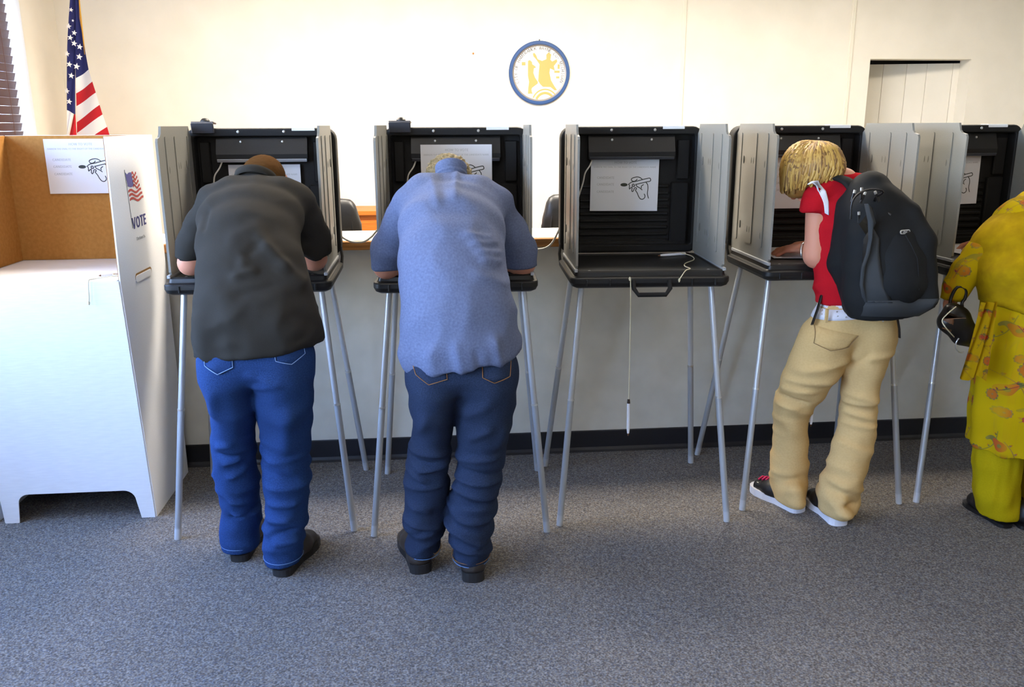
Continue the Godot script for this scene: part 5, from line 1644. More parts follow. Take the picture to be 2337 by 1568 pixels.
func backpack_person() -> void:
	var t := thing("person", "person with blonde bob, red T-shirt and khaki trousers writing at the fourth booth", "person")
	body_of(t, M.skin, {
		"pelvis": Vector3(1.549, 0.763, -2.980), "belly": Vector3(1.519, 0.931, -3.020), "chest": Vector3(1.525, 1.155, -3.060), "neck": Vector3(1.518, 1.289, -3.090),
		"head": Vector3(1.429, 1.323, -3.160), "face": Vector3(-0.62, -0.62, -0.48), "up": Vector3(-0.35, 0.78, -0.5),
		"shoulder": [Vector3(1.422, 1.243, -3.080), Vector3(1.608, 1.251, -3.060)], "elbow": [Vector3(1.422, 1.024, -3.050), Vector3(1.664, 0.984, -3.200)], "wrist": [Vector3(1.475, 1.022, -3.25), Vector3(1.56, 1.022, -3.36)],
		"hip": [Vector3(1.452, 0.715, -2.980), Vector3(1.612, 0.716, -2.960)], "knee": [Vector3(1.377, 0.432, -3.060), Vector3(1.608, 0.433, -2.980)], "ankle": [Vector3(1.401, 0.056, -3.070), Vector3(1.551, 0.056, -2.950)],
		"hand": [[Vector3(-0.75, -0.1, -0.45), Vector3(-0.1, 1, 0.1), Vector3(0.2, 0.1, -0.9), 0.5], [Vector3(-0.6, -0.1, -0.6), Vector3(0, 1, 0), Vector3(-0.6, 0.1, 0.6), 0.5]], "arm": 0.047, "girth": 0.7,
	})
	var left := [[Vector3(1.452, 0.715, -2.980), Vector2(0.102, 0.100)], [Vector3(1.430, 0.616, -3.000), Vector2(0.100, 0.095)], [Vector3(1.406, 0.521, -3.030), Vector2(0.090, 0.088)], [Vector3(1.384, 0.437, -3.060), Vector2(0.072, 0.078)], [Vector3(1.383, 0.374, -3.070), Vector2(0.062, 0.072)], [Vector3(1.391, 0.274, -3.080), Vector2(0.066, 0.070)], [Vector3(1.394, 0.173, -3.090), Vector2(0.072, 0.075)], [Vector3(1.408, 0.080, -3.100), Vector2(0.073, 0.090)], [Vector3(1.396, 0.09, -3.08), Vector2(0.055, 0.115)], [Vector3(1.4, 0.045, -3.078), Vector2(0.055, 0.118)]]
	var right := [[Vector3(1.612, 0.716, -2.960), Vector2(0.095, 0.100)], [Vector3(1.603, 0.621, -2.965), Vector2(0.076, 0.090)], [Vector3(1.600, 0.521, -2.970), Vector2(0.065, 0.080)], [Vector3(1.606, 0.442, -2.980), Vector2(0.062, 0.075)], [Vector3(1.603, 0.347, -2.970), Vector2(0.064, 0.072)], [Vector3(1.585, 0.281, -2.960), Vector2(0.069, 0.073)], [Vector3(1.571, 0.221, -2.955), Vector2(0.071, 0.076)], [Vector3(1.560, 0.161, -2.950), Vector2(0.068, 0.080)], [Vector3(1.560, 0.086, -2.965), Vector2(0.069, 0.095)], [Vector3(1.522, 0.09, -2.955), Vector2(0.052, 0.112)], [Vector3(1.528, 0.045, -2.95), Vector2(0.05, 0.115)]]
	var seat := [[Vector3(1.480, 0.773, -2.980), Vector2(0.075, 0.100)], [Vector3(1.620, 0.761, -2.960), Vector2(0.075, 0.100)]]
	var top := [[Vector3(1.496, 0.814, -2.985), Vector2(0.075, 0.085)], [Vector3(1.609, 0.802, -2.970), Vector2(0.075, 0.085)]]
	var s := soft_of([left, right, seat], 0.008, 0.014)
	s.chain(seat, 0.03, Vector3.UP)
	s.chain(top, 0.03, Vector3.UP)
	s.cut(Vector3.DOWN, Vector3(0, 0.026, 0))
	var cr := [
		[Vector3(1.259, 0.498, -2.920), Vector3(1.378, 0.472, -2.920), 0.010, -0.0110], [Vector3(1.264, 0.525, -2.920), Vector3(1.397, 0.521, -2.920), 0.013, 0.0080], [Vector3(1.285, 0.559, -2.920), Vector3(1.463, 0.565, -2.920), 0.014, 0.0070], [Vector3(1.366, 0.609, -2.920), Vector3(1.525, 0.656, -2.920), 0.016, 0.0070], [Vector3(1.262, 0.462, -2.920), Vector3(1.358, 0.446, -2.920), 0.012, 0.0090], [Vector3(1.262, 0.394, -2.920), Vector3(1.381, 0.378, -2.920), 0.012, 0.0040], [Vector3(1.263, 0.149, -2.920), Vector3(1.392, 0.162, -2.920), 0.013, 0.0050], [Vector3(1.518, 0.480, -2.920), Vector3(1.625, 0.482, -2.920), 0.013, 0.0080], [Vector3(1.546, 0.443, -2.920), Vector3(1.637, 0.417, -2.920), 0.012, 0.0080], [Vector3(1.530, 0.395, -2.920), Vector3(1.635, 0.387, -2.920), 0.012, 0.0070], [Vector3(1.536, 0.516, -2.920), Vector3(1.637, 0.492, -2.920), 0.012, 0.0060], [Vector3(1.516, 0.323, -2.920), Vector3(1.633, 0.288, -2.920), 0.012, 0.0040], [Vector3(1.475, 0.183, -2.920), Vector3(1.538, 0.155, -2.920), 0.013, 0.0070], [Vector3(1.519, 0.094, -2.920), Vector3(1.594, 0.083, -2.920), 0.010, -0.0090], [Vector3(1.509, 0.061, -2.920), Vector3(1.591, 0.044, -2.920), 0.012, 0.0070], [Vector3(1.528, 0.632, -2.920), Vector3(1.569, 0.678, -2.920), 0.012, -0.0080], [Vector3(1.570, 0.666, -2.920), Vector3(1.672, 0.682, -2.920), 0.014, 0.0070],
	]
	s.net(1, func(p: Vector3, n: Vector3) -> float: return folds(p, 0.43, 0.03, 0.007, 6.1) + creases(p, n, cr))
	var tr := obj("trousers", s.mesh(), M.khaki, t)
	pocket(tr, s, [Vector3(1.383, 0.782, -2.870), Vector3(1.519, 0.755, -2.860), Vector3(1.494, 0.710, -2.860), Vector3(1.373, 0.721, -2.880), Vector3(1.425, 0.698, -2.860)], M.khaki, M.thread_khaki)
	var bc := Vector3(1.550, 0.818, -2.975)
	var belt := obj("belt", belt_of(s, Vector3(bc.x, bc.y, bc.z), 0.3, 0.036, 0.004, Vector3(-0.1, 1, 0).normalized()), M.shirt_white, t)
	for i in 9:
		for k in 2:
			var q := s.hit(Vector3(1.393, 0.819, -2.920) + Vector3(0.026 * i, 0.011 + 0.0145 * k - 0.0026 * i, 0.3), Vector3(0, 0, -1), 0.6)
			obj("stud", B.new().lathe([Vector2(0.003, 0), Vector2(0.002, 0.002), Vector2(0, 0.003)], 8, Transform3D(Basis(Vector3.RIGHT, PI * 0.5), q + Vector3(0, 0, 0.0105))), M.steel, belt)
	obj("belt_loop", B.new().box(s.hit(Vector3(1.405, 0.826, -2.900) + Vector3(0, 0, 0.3), Vector3(0, 0, -1), 0.6) + Vector3(0, 0, 0.004), Vector3(0.011, 0.05, 0.009)), M.khaki, tr)
	var outer := shoe(t, Vector3(1.425, 0, -3.0), Vector3(1.318, 0, -3.25), M.shoe_black, M.shoe_white, 0.05, 0.03)
	shoe(t, Vector3(1.526, 0, -2.872), Vector3(1.514, 0, -3.135), M.shoe_black, M.shoe_white, 0.05, 0.03)
	var dd := Vector3(-0.107, 0, -0.25).normalized()
	var rr := dd.cross(Vector3.UP)
	for i in 4:
		obj("lace", B.new().tube([Vector3(1.362, 0.083 - i * 0.006, -3.147) + dd * (0.02 * i) - rr * 0.022, Vector3(1.362, 0.092 - i * 0.006, -3.147) + dd * (0.02 * i), Vector3(1.362, 0.083 - i * 0.006, -3.147) + dd * (0.02 * i) + rr * 0.022], 0.004, 6), M.shoe_pink, outer)
	for q in [[0.185, 0.058], [0.215, 0.052]]:
		obj("eyelet", B.new().lathe([Vector2(0.007, 0), Vector2(0.005, 0.003), Vector2(0, 0.004)], 10, Transform3D(Basis(dd, PI * 0.25) * Basis(), Vector3(1.425, q[1], -3.0) + dd * q[0] - rr * 0.03)), M.steel, outer)
	# T-shirt, white band round the sleeve seam painted by the cloth
	var torso := [[Vector3(1.525, 0.842, -2.980), Vector2(0.117, 0.090)], [Vector3(1.508, 0.918, -3.000), Vector2(0.104, 0.085)], [Vector3(1.511, 1.012, -3.030), Vector2(0.101, 0.085)], [Vector3(1.516, 1.107, -3.050), Vector2(0.111, 0.088)], [Vector3(1.523, 1.194, -3.070), Vector2(0.114, 0.085)], [Vector3(1.522, 1.250, -3.080), Vector2(0.078, 0.065)], [Vector3(1.520, 1.273, -3.090), Vector2(0.059, 0.060)]]
	var yoke := [[Vector3(1.428, 1.251, -3.080), Vector2(0.045, 0.050)], [Vector3(1.475, 1.274, -3.085), Vector2(0.039, 0.050)], [Vector3(1.522, 1.282, -3.085), Vector2(0.036, 0.050)], [Vector3(1.571, 1.275, -3.075), Vector2(0.039, 0.050)], [Vector3(1.610, 1.254, -3.060), Vector2(0.045, 0.050)]]
	var sl := [[Vector3(1.425, 1.243, -3.080), Vector2(0.049, 0.052)], [Vector3(1.411, 1.203, -3.075), Vector2(0.050, 0.054)], [Vector3(1.405, 1.168, -3.070), Vector2(0.052, 0.055)]]
	var sr := [[Vector3(1.611, 1.247, -3.060), Vector2(0.049, 0.052)], [Vector3(1.647, 1.199, -3.090), Vector2(0.051, 0.052)], [Vector3(1.662, 1.147, -3.120), Vector2(0.052, 0.052)]]
	var sh := soft_of([torso, sl, sr], 0.008, 0.016, 0.03, Vector3.RIGHT, false)
	sh.chain(sl)
	sh.chain(sr)
	sh.cut(Vector3(0.1, -1, 0), Vector3(1.361, 1.181, -3.000))
	sh.chain(torso, 0.016)
	sh.chain(yoke, 0.02, Vector3.UP)
	sh.cut(Vector3(0.05, -1, 0.0), Vector3(1.476, 0.857, -2.900))
	sh.net(3, func(p: Vector3, _n: Vector3) -> float: return 0.004 * (1.0 - 2.4 * absf(noise.get_noise_3d(p.x * 5.0, p.y * 13.0, p.z * 5.0))))
	var stt := obj("t_shirt", sh.mesh(), M.shirt_red, t)
	# white bands along the sleeve seams
	var band: Array = []
	for q in [[Vector3(1.350, 1.286, -3.020), Vector3(1.365, 1.297, -3.020)], [Vector3(1.365, 1.292, -3.020), Vector3(1.386, 1.300, -3.020)], [Vector3(1.384, 1.281, -3.020), Vector3(1.407, 1.284, -3.020)], [Vector3(1.400, 1.256, -3.020), Vector3(1.421, 1.262, -3.020)], [Vector3(1.413, 1.221, -3.020), Vector3(1.431, 1.224, -3.020)], [Vector3(1.420, 1.183, -3.020), Vector3(1.432, 1.176, -3.020)]]:
		band.append([q[0], q[1]])
	band.reverse()
	obj("sleeve_band", patch(sh, band, Vector3(0, 0, -1), 4, 0.007), M.shirt_white, stt)
	obj("undershirt", belt_of(s, Vector3(1.540, 0.857, -2.970), 0.3, 0.02, 0.0025, Vector3(-0.1, 1, 0).normalized()), M.shirt_white, t)
	# bracelet
	obj("bracelet", B.new().tube(ring_path([Vector3(1.462, 1.055, -3.215), Vector3(1.428, 1.04, -3.2), Vector3(1.425, 1.0, -3.19), Vector3(1.455, 0.99, -3.2), Vector3(1.49, 1.01, -3.215), Vector3(1.49, 1.045, -3.22), Vector3(1.462, 1.055, -3.215)], 4), 0.005, 6), M.steel, t)
	blonde_hair(t)
	backpack()

func blonde_hair(t: Node3D) -> void:
	var c := Vector3(1.415, 1.334, -3.140)
	var crown := Vector3(0.18, 0.95, 0.0).normalized()
	var s := Soft.new(c - Vector3.ONE * 0.2, c + Vector3.ONE * 0.2, 0.007)
	s.bone(Vector3(1.405, 1.336, -3.160), Vector3(1.432, 1.341, -3.130), Vector2(0.098, 0.09), Vector2(0.092, 0.088), 0.03, Vector3.UP)
	s.bone(Vector3(1.387, 1.312, -3.140), Vector3(1.360, 1.271, -3.150), Vector2(0.07, 0.07), Vector2(0.045, 0.05), 0.03)
	s.bone(Vector3(1.449, 1.358, -3.100), Vector3(1.463, 1.343, -3.080), Vector2(0.05, 0.055), Vector2(0.035, 0.04), 0.03)
	s.net(1, func(p: Vector3, _n: Vector3) -> float: return 0.003 * nz(p, 40.0))
	var hr := obj("hair", s.mesh(), tri_tex(paint_of("ffffff", 0.55), noise_tex(0.12, Color("8a6530"), Color("aa8440"), 256, 31, 4), 5.0), t)
	# locks over the head: from the crown down to ragged ends
	var rng := RandomNumberGenerator.new()
	rng.seed = 11
	var tones := [B.new(), B.new(), B.new()]
	var u := crown.cross(Vector3.BACK).normalized()   # to the left or right
	var v := crown.cross(u).normalized()
	for i in 300:
		var a := TAU * i / 300 + rng.randf_range(-0.02, 0.02)
		var pts: Array = []
		var rad: Array = []
		var tint := rng.randf()
		var ends := rng.randf_range(1.55, 2.0)
		var dirv := u * cos(a) + v * sin(a)
		if dirv.x < -0.2:
			ends += 0.5 * -dirv.x
		var th0 := rng.randf_range(0.02, 0.6)
		for k in 8:
			var f := k / 7.0
			var th := lerpf(th0, ends, f)
			var aa := a + 0.25 * sin(f * 2.0) + 0.03 * sin(f * 9.0 + i)
			var d := (u * cos(aa) + v * sin(aa)) * sin(th) + crown * cos(th)
			var q := s.hit(c + d * 0.19, -d, 0.19)
			if k > 5:
				q += Vector3(0, -0.006 * (k - 5), 0) + d * 0.003
			pts.append(q + d * rng.randf_range(0.0015, 0.004))
			rad.append(0.0058 * sin(PI * (0.12 + 0.8 * f)) + 0.0008)
		var which := 0 if tint < 0.5 else 1
		if tint > 0.82:
			which = 2
		tones[which].tube(pts, rad, 5, false, 1.6)
	obj("light_locks", tones[0], paint_of("c09a4c", 0.5), hr)
	obj("dark_locks", tones[1], paint_of("a47c38", 0.5), hr)
	obj("root_locks", tones[2], paint_of("7d5a2a", 0.55), hr)

func backpack() -> void:
	var t := thing("backpack", "black and dark grey backpack worn over the red T-shirt", "backpack")
	var nrm := Vector3(0.34, 0.12, 0.93).normalized()
	var side := Vector3(0.94, 0, -0.34).normalized()
	var main := [[Vector3(1.540, 1.261, -2.930), Vector2(0.081, 0.075)], [Vector3(1.555, 1.202, -2.900), Vector2(0.114, 0.095)], [Vector3(1.569, 1.105, -2.870), Vector2(0.136, 0.108)], [Vector3(1.573, 0.999, -2.850), Vector2(0.145, 0.115)], [Vector3(1.573, 0.915, -2.840), Vector2(0.143, 0.115)], [Vector3(1.579, 0.867, -2.840), Vector2(0.131, 0.100)]]
	var s := soft_of([main], 0.0085, 0.02, 0.04, side)
	s.bone(Vector3(1.498, 1.214, -2.950), Vector3(1.489, 1.012, -2.930), Vector2(0.05, 0.075), Vector2(0.058, 0.08), 0.03, side)
	s.bone(Vector3(1.489, 1.012, -2.930), Vector3(1.527, 0.872, -2.900), Vector2(0.058, 0.08), Vector2(0.06, 0.075), 0.03, side)
	s.bone(Vector3(1.626, 1.174, -2.870), Vector3(1.655, 1.086, -2.830), Vector2(0.05, 0.085), Vector2(0.056, 0.09), 0.04, side)
	s.bone(Vector3(1.655, 1.086, -2.830), Vector3(1.672, 0.905, -2.800), Vector2(0.056, 0.09), Vector2(0.056, 0.09), 0.04, side)
	s.cut(Vector3(0.05, -1, 0.0), Vector3(1.547, 0.837, -2.780))
	s.net(1, func(p: Vector3, _n: Vector3) -> float: return 0.004 * nz(p, 7.0))
	obj("main_bag", s.mesh(), M.pack_black, t)
	var dv := -nrm
	# front pocket
	var pk := soft_of([[[Vector3(1.595, 1.096, -2.810), Vector2(0.085, 0.070)], [Vector3(1.601, 1.032, -2.790), Vector2(0.097, 0.076)], [Vector3(1.600, 0.965, -2.775), Vector2(0.100, 0.076)], [Vector3(1.598, 0.950, -2.775), Vector2(0.097, 0.070)]]], 0.0085, 0.02, 0.04, side)
	pk.net(1)
	var fp := obj("front_pocket", pk.mesh(), M.pack_black, t)
	obj("pocket_seam", B.new().tube(drape(pk, [Vector3(1.585, 1.134, -2.750), Vector3(1.596, 1.098, -2.750), Vector3(1.604, 1.053, -2.750), Vector3(1.606, 1.008, -2.750), Vector3(1.610, 0.947, -2.750)], dv, 0.0), 0.003, 5), M.pack_black, fp)
	# grey panels
	obj("side_stripe", patch(s, [[Vector3(1.464, 0.904, -2.750), Vector3(1.530, 0.903, -2.750)], [Vector3(1.448, 0.965, -2.750), Vector3(1.505, 0.964, -2.750)], [Vector3(1.448, 1.026, -2.750), Vector3(1.495, 1.025, -2.750)], [Vector3(1.459, 1.071, -2.750), Vector3(1.499, 1.077, -2.750)], [Vector3(1.463, 1.122, -2.750), Vector3(1.502, 1.122, -2.750)], [Vector3(1.455, 1.181, -2.750), Vector3(1.495, 1.166, -2.750)], [Vector3(1.436, 1.240, -2.750), Vector3(1.462, 1.218, -2.750)]], dv, 5, 0.008), M.pack_grey, t)
	obj("bottom_panel", patch(s, [[Vector3(1.475, 0.854, -2.750), Vector3(1.679, 0.849, -2.750)], [Vector3(1.465, 0.889, -2.750), Vector3(1.694, 0.883, -2.750)], [Vector3(1.466, 0.910, -2.750), Vector3(1.699, 0.914, -2.750)]], dv, 14, 0.008), M.pack_grey, t)
	# top pocket rim and zips
	var zp := drape(s, [Vector3(1.386, 1.190, -2.750), Vector3(1.386, 1.245, -2.750), Vector3(1.411, 1.276, -2.750), Vector3(1.452, 1.287, -2.750), Vector3(1.491, 1.278, -2.750), Vector3(1.524, 1.253, -2.750), Vector3(1.562, 1.202, -2.750)], dv, 0.0015)
	obj("zip", B.new().tube(ring_path(zp, 4), 0.0035, 6), M.bag_black, t)
	for q in [[Vector3(1.428, 1.282, -2.750), -0.2], [Vector3(1.452, 1.290, -2.750), 0.05], [Vector3(1.465, 1.276, -2.750), -0.35], [Vector3(1.502, 1.278, -2.750), 0.45], [Vector3(1.486, 1.210, -2.750), 0.1]]:
		var h := s.hit(q[0] - dv * 0.3, dv, 0.7) - dv * 0.006
		var pl := obj("zip_pull", B.new().box(h, Vector3(0.009, 0.012, 0.006), Basis(Vector3.BACK, q[1])), M.steel, t)
		obj("pull_tab", B.new().box(h + Basis(Vector3.BACK, q[1]) * Vector3(0, -0.02, 0.001), Vector3(0.01, 0.03, 0.004), Basis(Vector3.BACK, q[1])), M.bag_black, pl)
	# badge with its word
	var bp := s.hit(Vector3(1.598, 1.148, -2.720) - dv * 0.3 , dv, 0.6)
	var bq := pk.hit(Vector3(1.598, 1.148, -2.720) - dv * 0.3, dv, 0.6)
	if bq.dot(dv) < bp.dot(dv):
		bp = bq
	var xf := Transform3D(Basis(side, Vector3.UP, side.cross(Vector3.UP)), bp - dv * 0.002)
	var rim := B.new()
	rim.prism(round_rect(0.046, 0.0145, 0.0072), 0.003, xf, 0.0005)
	var bd := obj("badge", rim, M.steel, t)
	obj("badge_field", B.new().prism(round_rect(0.039, 0.009, 0.0045), 0.0034, xf), M.bag_black, bd)
	var w := obj("badge_print", text_mesh("iPaC", 0.018, 0.0058, 0.0005), M.pen_white, bd)
	w.transform = xf * Transform3D(Basis(), Vector3(0, 0, 0.0037))
	# straps
	var ls := [Vector3(1.492, 1.272, -2.950), Vector3(1.485, 1.296, -2.990), Vector3(1.476, 1.306, -3.040), Vector3(1.457, 1.308, -3.090), Vector3(1.447, 1.296, -3.130), Vector3(1.454, 1.245, -3.160), Vector3(1.484, 1.080, -3.140), Vector3(1.453, 0.998, -3.020)]
	obj("shoulder_strap", B.new().tube(ring_path(ls, 5), 0.012, 8, true, 2.4), M.pack_black, t)
	var rs := [Vector3(1.527, 1.284, -2.940), Vector3(1.562, 1.301, -2.980), Vector3(1.609, 1.303, -3.030), Vector3(1.669, 1.282, -3.100), Vector3(1.706, 1.194, -3.140), Vector3(1.665, 0.990, -3.050)]
	obj("shoulder_strap", B.new().tube(ring_path(rs, 5), 0.012, 8, true, 2.4), M.pack_black, t)
	obj("haul_loop", B.new().tube(ring_path([Vector3(1.505, 1.298, -2.960), Vector3(1.518, 1.315, -2.960), Vector3(1.542, 1.316, -2.960), Vector3(1.558, 1.302, -2.950)], 4), 0.006, 6), M.pack_black, t)
	var hs := [Vector3(1.442, 0.982, -3.000), Vector3(1.423, 0.907, -2.980), Vector3(1.395, 0.840, -2.950), Vector3(1.369, 0.786, -2.930)]
	obj("loose_strap", B.new().tube(hs, 0.0035, 6, true, 3.2), M.bag_black, t)
	obj("lower_strap", B.new().tube([Vector3(1.441, 0.989, -3.000), Vector3(1.452, 0.929, -2.950), Vector3(1.493, 0.869, -2.920)], 0.005, 6, true, 3.5), M.pack_black, t)
	obj("loose_strap", B.new().tube([Vector3(1.653, 0.821, -2.860), Vector3(1.665, 0.780, -2.860), Vector3(1.670, 0.746, -2.860)], 0.003, 6, true, 2.8), M.bag_black, t)

func flower_print() -> ImageTexture:   # printed cotton: flowers, paisley and stems on yellow
	var n := 768
	var im := Image.create(n, n, false, Image.FORMAT_RGB8)
	var base := Color("b0930a")
	var red := Color("a83226")
	var green := Color("48503a")
	var violet := Color("6c3f4c")
	im.fill(base)
	var dot := func(x: float, y: float, r: float, c: Color) -> void:
		for yy in range(int(y - r), int(y + r) + 1):
			for xx in range(int(x - r), int(x + r) + 1):
				if Vector2(xx - x, yy - y).length() <= r:
					im.set_pixel(posmod(xx, n), posmod(yy, n), c)
	var stem := func(x0: float, y0: float, x1: float, y1: float, bow: float, c: Color) -> void:
		for i in 41:
			var f := i / 40.0
			var px := lerpf(x0, x1, f) + sin(f * PI) * bow * (y1 - y0) / 100.0
			var py := lerpf(y0, y1, f) - sin(f * PI) * bow * (x1 - x0) / 100.0
			dot.call(px, py, 3.0, c)
			if i % 10 == 5:
				dot.call(px + 9, py - 7, 7, c)
				dot.call(px + 15, py - 12, 4, red)
	var bloom := func(x: float, y: float, r: float) -> void:
		for k in 10:
			dot.call(x + cos(TAU * k / 10) * r, y + sin(TAU * k / 10) * r, r * 0.34, green if k % 2 == 0 else violet)
		for k in 9:
			dot.call(x + cos(TAU * k / 9) * r * 0.72, y + sin(TAU * k / 9) * r * 0.72, r * 0.34, red)
		dot.call(x, y, r * 0.55, red)
		dot.call(x, y, r * 0.22, violet)
	var paisley := func(x: float, y: float, r: float) -> void:
		for k in 14:
			var f := k / 13.0
			dot.call(x + r * (1.9 * f), y - r * (1.0 * sin(f * 2.4)), r * (0.62 - 0.4 * f), green)
		for k in 10:
			var f := k / 9.0
			dot.call(x - r * 0.2 + r * 0.9 * f, y - r * 0.75 * f, r * (0.78 - 0.45 * f), red)
		dot.call(x - r * 0.1, y - r * 0.1, r * 0.3, green)
	for q in [[110, 120, 90, 330, 14], [300, 60, 420, 230, -16], [560, 120, 600, 360, 18], [180, 420, 350, 560, -14], [480, 430, 640, 640, 16], [80, 640, 220, 740, 12], [690, 60, 720, 300, -12]]:
		stem.call(q[0], q[1], q[2], q[3], q[4], violet if q[4] > 0 else green)
	for q in [[120, 110, 30], [440, 240, 34], [250, 330, 24], [620, 400, 36], [360, 590, 30], [90, 480, 26], [700, 180, 24], [540, 690, 28]]:
		bloom.call(q[0], q[1], q[2])
	for q in [[290, 160, 44], [540, 540, 46], [150, 690, 40], [660, 720, 36]]:
		paisley.call(q[0], q[1], q[2])
	im.generate_mipmaps()
	return ImageTexture.create_from_image(im)

func woman_in_yellow() -> void:
	var t := thing("person", "woman in yellow flowered tunic and yellow shawl at the right edge", "person")
	body_of(t, M.skin, {
		"pelvis": Vector3(2.185, 0.745, -2.880), "belly": Vector3(2.175, 0.906, -2.900), "chest": Vector3(2.205, 1.090, -2.970), "neck": Vector3(2.299, 1.243, -3.060),
		"head": Vector3(2.445, 1.315, -3.140), "face": Vector3(0.15, -0.7, -0.7), "up": Vector3(0.05, 0.7, -0.7),
		"shoulder": [Vector3(2.095, 1.123, -2.980), Vector3(2.381, 1.147, -3.020)], "elbow": [Vector3(1.977, 0.968, -2.990), Vector3(2.556, 0.937, -3.060)], "wrist": [Vector3(1.939, 0.872, -3.000), Vector3(2.3, 1.03, -3.3)],
		"hip": [Vector3(2.109, 0.680, -2.880), Vector3(2.283, 0.675, -2.880)], "knee": [Vector3(2.143, 0.361, -2.900), Vector3(2.332, 0.354, -2.900)], "ankle": [Vector3(2.156, 0.060, -2.880), Vector3(2.345, 0.033, -2.860)],
		"hand": [[Vector3(0.1, -1, -0.2), Vector3(-0.6, 0, 0.6), Vector3(0.6, 0, -0.6), 0.7], [Vector3(-0.4, -0.1, -0.7), Vector3(0, 1, 0), Vector3(-0.6, 0, 0.4), 0.6]],
	})
	var print_ := paint_of("ffffff", 0.9, 0, 0.15)
	tri_tex(print_, flower_print(), 2.3)
	# loose trousers
	var ll := [[Vector3(2.116, 0.408, -2.870), Vector2(0.086, 0.100)], [Vector3(2.123, 0.248, -2.870), Vector2(0.081, 0.090)], [Vector3(2.135, 0.121, -2.870), Vector2(0.078, 0.085)], [Vector3(2.158, 0.037, -2.870), Vector2(0.072, 0.085)], [Vector3(2.175, 0.008, -2.870), Vector2(0.062, 0.080)]]
	var lr := [[Vector3(2.311, 0.401, -2.870), Vector2(0.090, 0.100)], [Vector3(2.324, 0.244, -2.860), Vector2(0.087, 0.090)], [Vector3(2.329, 0.121, -2.850), Vector2(0.085, 0.090)], [Vector3(2.339, 0.010, -2.850), Vector2(0.079, 0.085)], [Vector3(2.340, -0.018, -2.850), Vector2(0.068, 0.080)]]
	var sl := soft_of([ll, lr], 0.01, 0.012)
	sl.cut(Vector3.DOWN, Vector3(0, 0.022, 0))
	sl.net(1, func(p: Vector3, _n: Vector3) -> float: return 0.006 * (1.0 - 2.2 * absf(noise.get_noise_3d(p.x * 14.0, p.y * 3.0, p.z * 9.0))) * smoothstep(0.0, 0.12, p.y) - 0.003)
	obj("trousers", sl.mesh(), M.gold_cloth, t)
	shoe(t, Vector3(2.15, 0, -2.79), Vector3(2.13, 0, -3.03), M.shoe_black, M.shoe_black, 0.04, 0.014, 0.04)
	shoe(t, Vector3(2.215, 0, -2.765), Vector3(2.26, 0, -3.0), M.shoe_black, M.shoe_black, 0.04, 0.014, 0.04)
	# tunic
	var torso := [[Vector3(2.245, 0.315, -2.870), Vector2(0.228, 0.190)], [Vector3(2.219, 0.457, -2.870), Vector2(0.205, 0.175)], [Vector3(2.197, 0.579, -2.870), Vector2(0.187, 0.165)], [Vector3(2.186, 0.695, -2.880), Vector2(0.176, 0.155)], [Vector3(2.175, 0.811, -2.885), Vector2(0.165, 0.145)], [Vector3(2.172, 0.923, -2.900), Vector2(0.161, 0.140)], [Vector3(2.188, 1.030, -2.940), Vector2(0.158, 0.130)], [Vector3(2.212, 1.121, -2.980), Vector2(0.143, 0.115)], [Vector3(2.256, 1.181, -3.020), Vector2(0.092, 0.085)]]
	var arm := [[Vector3(2.091, 1.091, -2.980), Vector2(0.071, 0.062)], [Vector3(2.027, 1.026, -2.985), Vector2(0.059, 0.055)], [Vector3(1.980, 0.963, -2.990), Vector2(0.054, 0.050)], [Vector3(1.953, 0.902, -2.995), Vector2(0.048, 0.046)], [Vector3(1.940, 0.842, -3.000), Vector2(0.041, 0.042)]]
	var arm2 := [[Vector3(2.386, 1.114, -3.020), Vector2(0.073, 0.062)], [Vector3(2.520, 0.991, -3.050), Vector2(0.064, 0.058)], [Vector3(2.585, 0.916, -3.080), Vector2(0.062, 0.055)]]
	var k := soft_of([torso, arm, arm2], 0.01, 0.025, 0.03, Vector3.RIGHT, false)
	k.chain(arm)
	k.chain(arm2)
	k.cut(Vector3(-0.1, -1, 0.0), Vector3(1.939, 0.849, -3.000))
	k.chain(torso, 0.025)
	k.cut(Vector3(0.0, -1, 0.0), Vector3(0, 0.305, 0))
	k.net(1, func(p: Vector3, _n: Vector3) -> float: return 0.006 * smoothstep(0.9, 0.4, p.y) * sin(atan2(p.x - 2.23, p.z + 2.87) * 11.0) + 0.003 * nz(p, 6.0))
	obj("tunic", k.mesh(), print_, t)
	# shawl over shoulders and back
	var sha := [[Vector3(2.167, 0.860, -2.885), Vector2(0.167, 0.156)], [Vector3(2.169, 0.939, -2.900), Vector2(0.177, 0.155)], [Vector3(2.185, 1.022, -2.940), Vector2(0.175, 0.145)], [Vector3(2.215, 1.105, -2.980), Vector2(0.150, 0.130)], [Vector3(2.261, 1.173, -3.020), Vector2(0.098, 0.100)]]
	var sla := [[Vector3(2.100, 1.094, -2.980), Vector2(0.084, 0.075)], [Vector3(2.052, 1.042, -2.985), Vector2(0.075, 0.068)], [Vector3(2.028, 1.017, -2.990), Vector2(0.065, 0.062)]]
	var sra := [[Vector3(2.386, 1.117, -3.020), Vector2(0.086, 0.075)], [Vector3(2.515, 0.999, -3.050), Vector2(0.078, 0.068)]]
	var sw := soft_of([sha, sla, sra], 0.01, 0.03, 0.03, Vector3.RIGHT, false)
	sw.chain(sla)
	sw.chain(sra)
	sw.cut(Vector3(-0.6, -1, 0.0), Vector3(1.969, 0.964, -2.990))
	sw.chain(sha, 0.03)
	sw.cut(Vector3(-0.3, -1, 0.0), Vector3(1.937, 0.880, -2.800))
	sw.net(1, func(p: Vector3, _n: Vector3) -> float:
		var f := (p.y + 0.42 * p.x) * 42.0 + 3.0 * nz(p, 3.0)
		return 0.0045 * sin(f) + 0.003 * nz(p, 9.0))
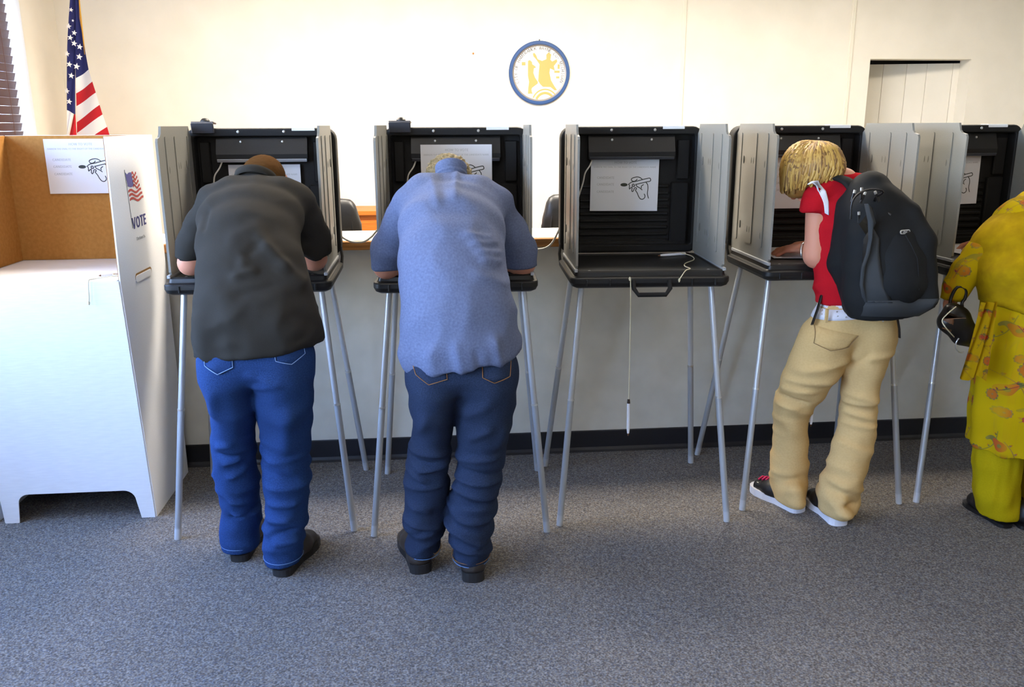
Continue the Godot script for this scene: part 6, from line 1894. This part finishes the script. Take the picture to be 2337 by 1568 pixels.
	var sm := tri_tex(paint_of("ffffff", 0.85, 0, 0.2), noise_tex(0.025, Color("86680a"), Color("b39408"), 512, 29, 4), 1.6)
	obj("shawl", sw.mesh(), sm, t)
	# hanging end of the shawl
	var g: Array = []
	var g2: Array = []
	for i in 13:
		var f := i / 12.0
		var row: Array = []
		var row2: Array = []
		for j in 9:
			var u := j / 8.0
			var a: Vector3 = Vector3(1.898, 0.892, -2.760).lerp(Vector3(1.876, 0.609, -2.800), f)
			var b: Vector3 = Vector3(1.948, 0.895, -2.740).lerp(Vector3(1.919, 0.619, -2.720), f)
			var p := a.lerp(b, u) + Vector3(0, -0.012 * sin(u * PI * 2.0) * f, 0.012 * sin(u * 12.0 + f * 2.0))
			row.append(p)
			row2.append(p - Vector3(0, 0, 0.003))
		g.push_front(row)
		row2.reverse()
		g2.push_front(row2)
	var eb := B.new().sheet(g)
	eb.sheet(g2)
	var em := paint_of("d8c8b0", 0.9, 0, 0.15)
	tri_tex(em, print_.albedo_texture, 3.6)
	obj("shawl_end", eb, em, t)
	hair_cap(t, Vector3(2.445, 1.315, -3.140), Vector3(0.15, -0.7, -0.7), Vector3(0.05, 0.7, -0.7), paint_of("1c120c", 0.5), 0.008, 0.002, 60.0, 0.02)
	# handbag hanging from the wrist
	var h := thing("handbag", "open black handbag hanging from the wrist of the woman in yellow", "handbag")
	var bag := Soft.new(Vector3(1.85, 0.6, -3.1), Vector3(2.15, 0.95, -2.8), 0.007)
	bag.bone(Vector3(1.924, 0.813, -2.940), Vector3(1.902, 0.780, -2.940), Vector2(0.05, 0.035), Vector2(0.042, 0.03), 0.03)
	bag.bone(Vector3(1.902, 0.780, -2.940), Vector3(1.961, 0.728, -2.940), Vector2(0.036, 0.03), Vector2(0.034, 0.028), 0.03)
	bag.bone(Vector3(1.961, 0.728, -2.940), Vector3(2.005, 0.698, -2.940), Vector2(0.032, 0.028), Vector2(0.02, 0.02), 0.03)
	bag.bone(Vector3(1.944, 0.787, -2.940), Vector3(1.989, 0.736, -2.940), Vector2(0.04, 0.032), Vector2(0.03, 0.03), 0.03)
	bag.net(1)
	obj("pouch", bag.mesh(), M.bag_black, h)
	obj("piping", B.new().tube(ring_path(drape(bag, [Vector3(1.832, 0.870, -2.800), Vector3(1.803, 0.845, -2.800), Vector3(1.786, 0.820, -2.800), Vector3(1.806, 0.791, -2.800), Vector3(1.918, 0.727, -2.900)], Vector3.FORWARD, 0.001), 4), 0.002, 6), M.string, h)
	obj("lining", patch(bag, [[Vector3(1.870, 0.760, -2.800), Vector3(1.898, 0.748, -2.800)], [Vector3(1.868, 0.797, -2.800), Vector3(1.897, 0.788, -2.800)], [Vector3(1.874, 0.827, -2.800), Vector3(1.896, 0.812, -2.800)]], Vector3.FORWARD, 4, 0.003), M.pen_brown, h)
	obj("strap", B.new().tube(ring_path([Vector3(1.907, 0.828, -2.950), Vector3(1.912, 0.867, -2.960), Vector3(1.929, 0.909, -2.955), Vector3(1.958, 0.898, -2.950), Vector3(1.962, 0.868, -2.950), Vector3(1.952, 0.844, -2.950), Vector3(1.970, 0.787, -2.940)], 5), 0.006, 8), M.bag_black, h)
	obj("ring", B.new().tube(ring_path([Vector3(1.924, 0.727, -2.900), Vector3(1.916, 0.711, -2.900), Vector3(1.918, 0.689, -2.900), Vector3(1.934, 0.673, -2.900), Vector3(1.951, 0.674, -2.900)], 4), 0.0025, 6), M.steel, h)
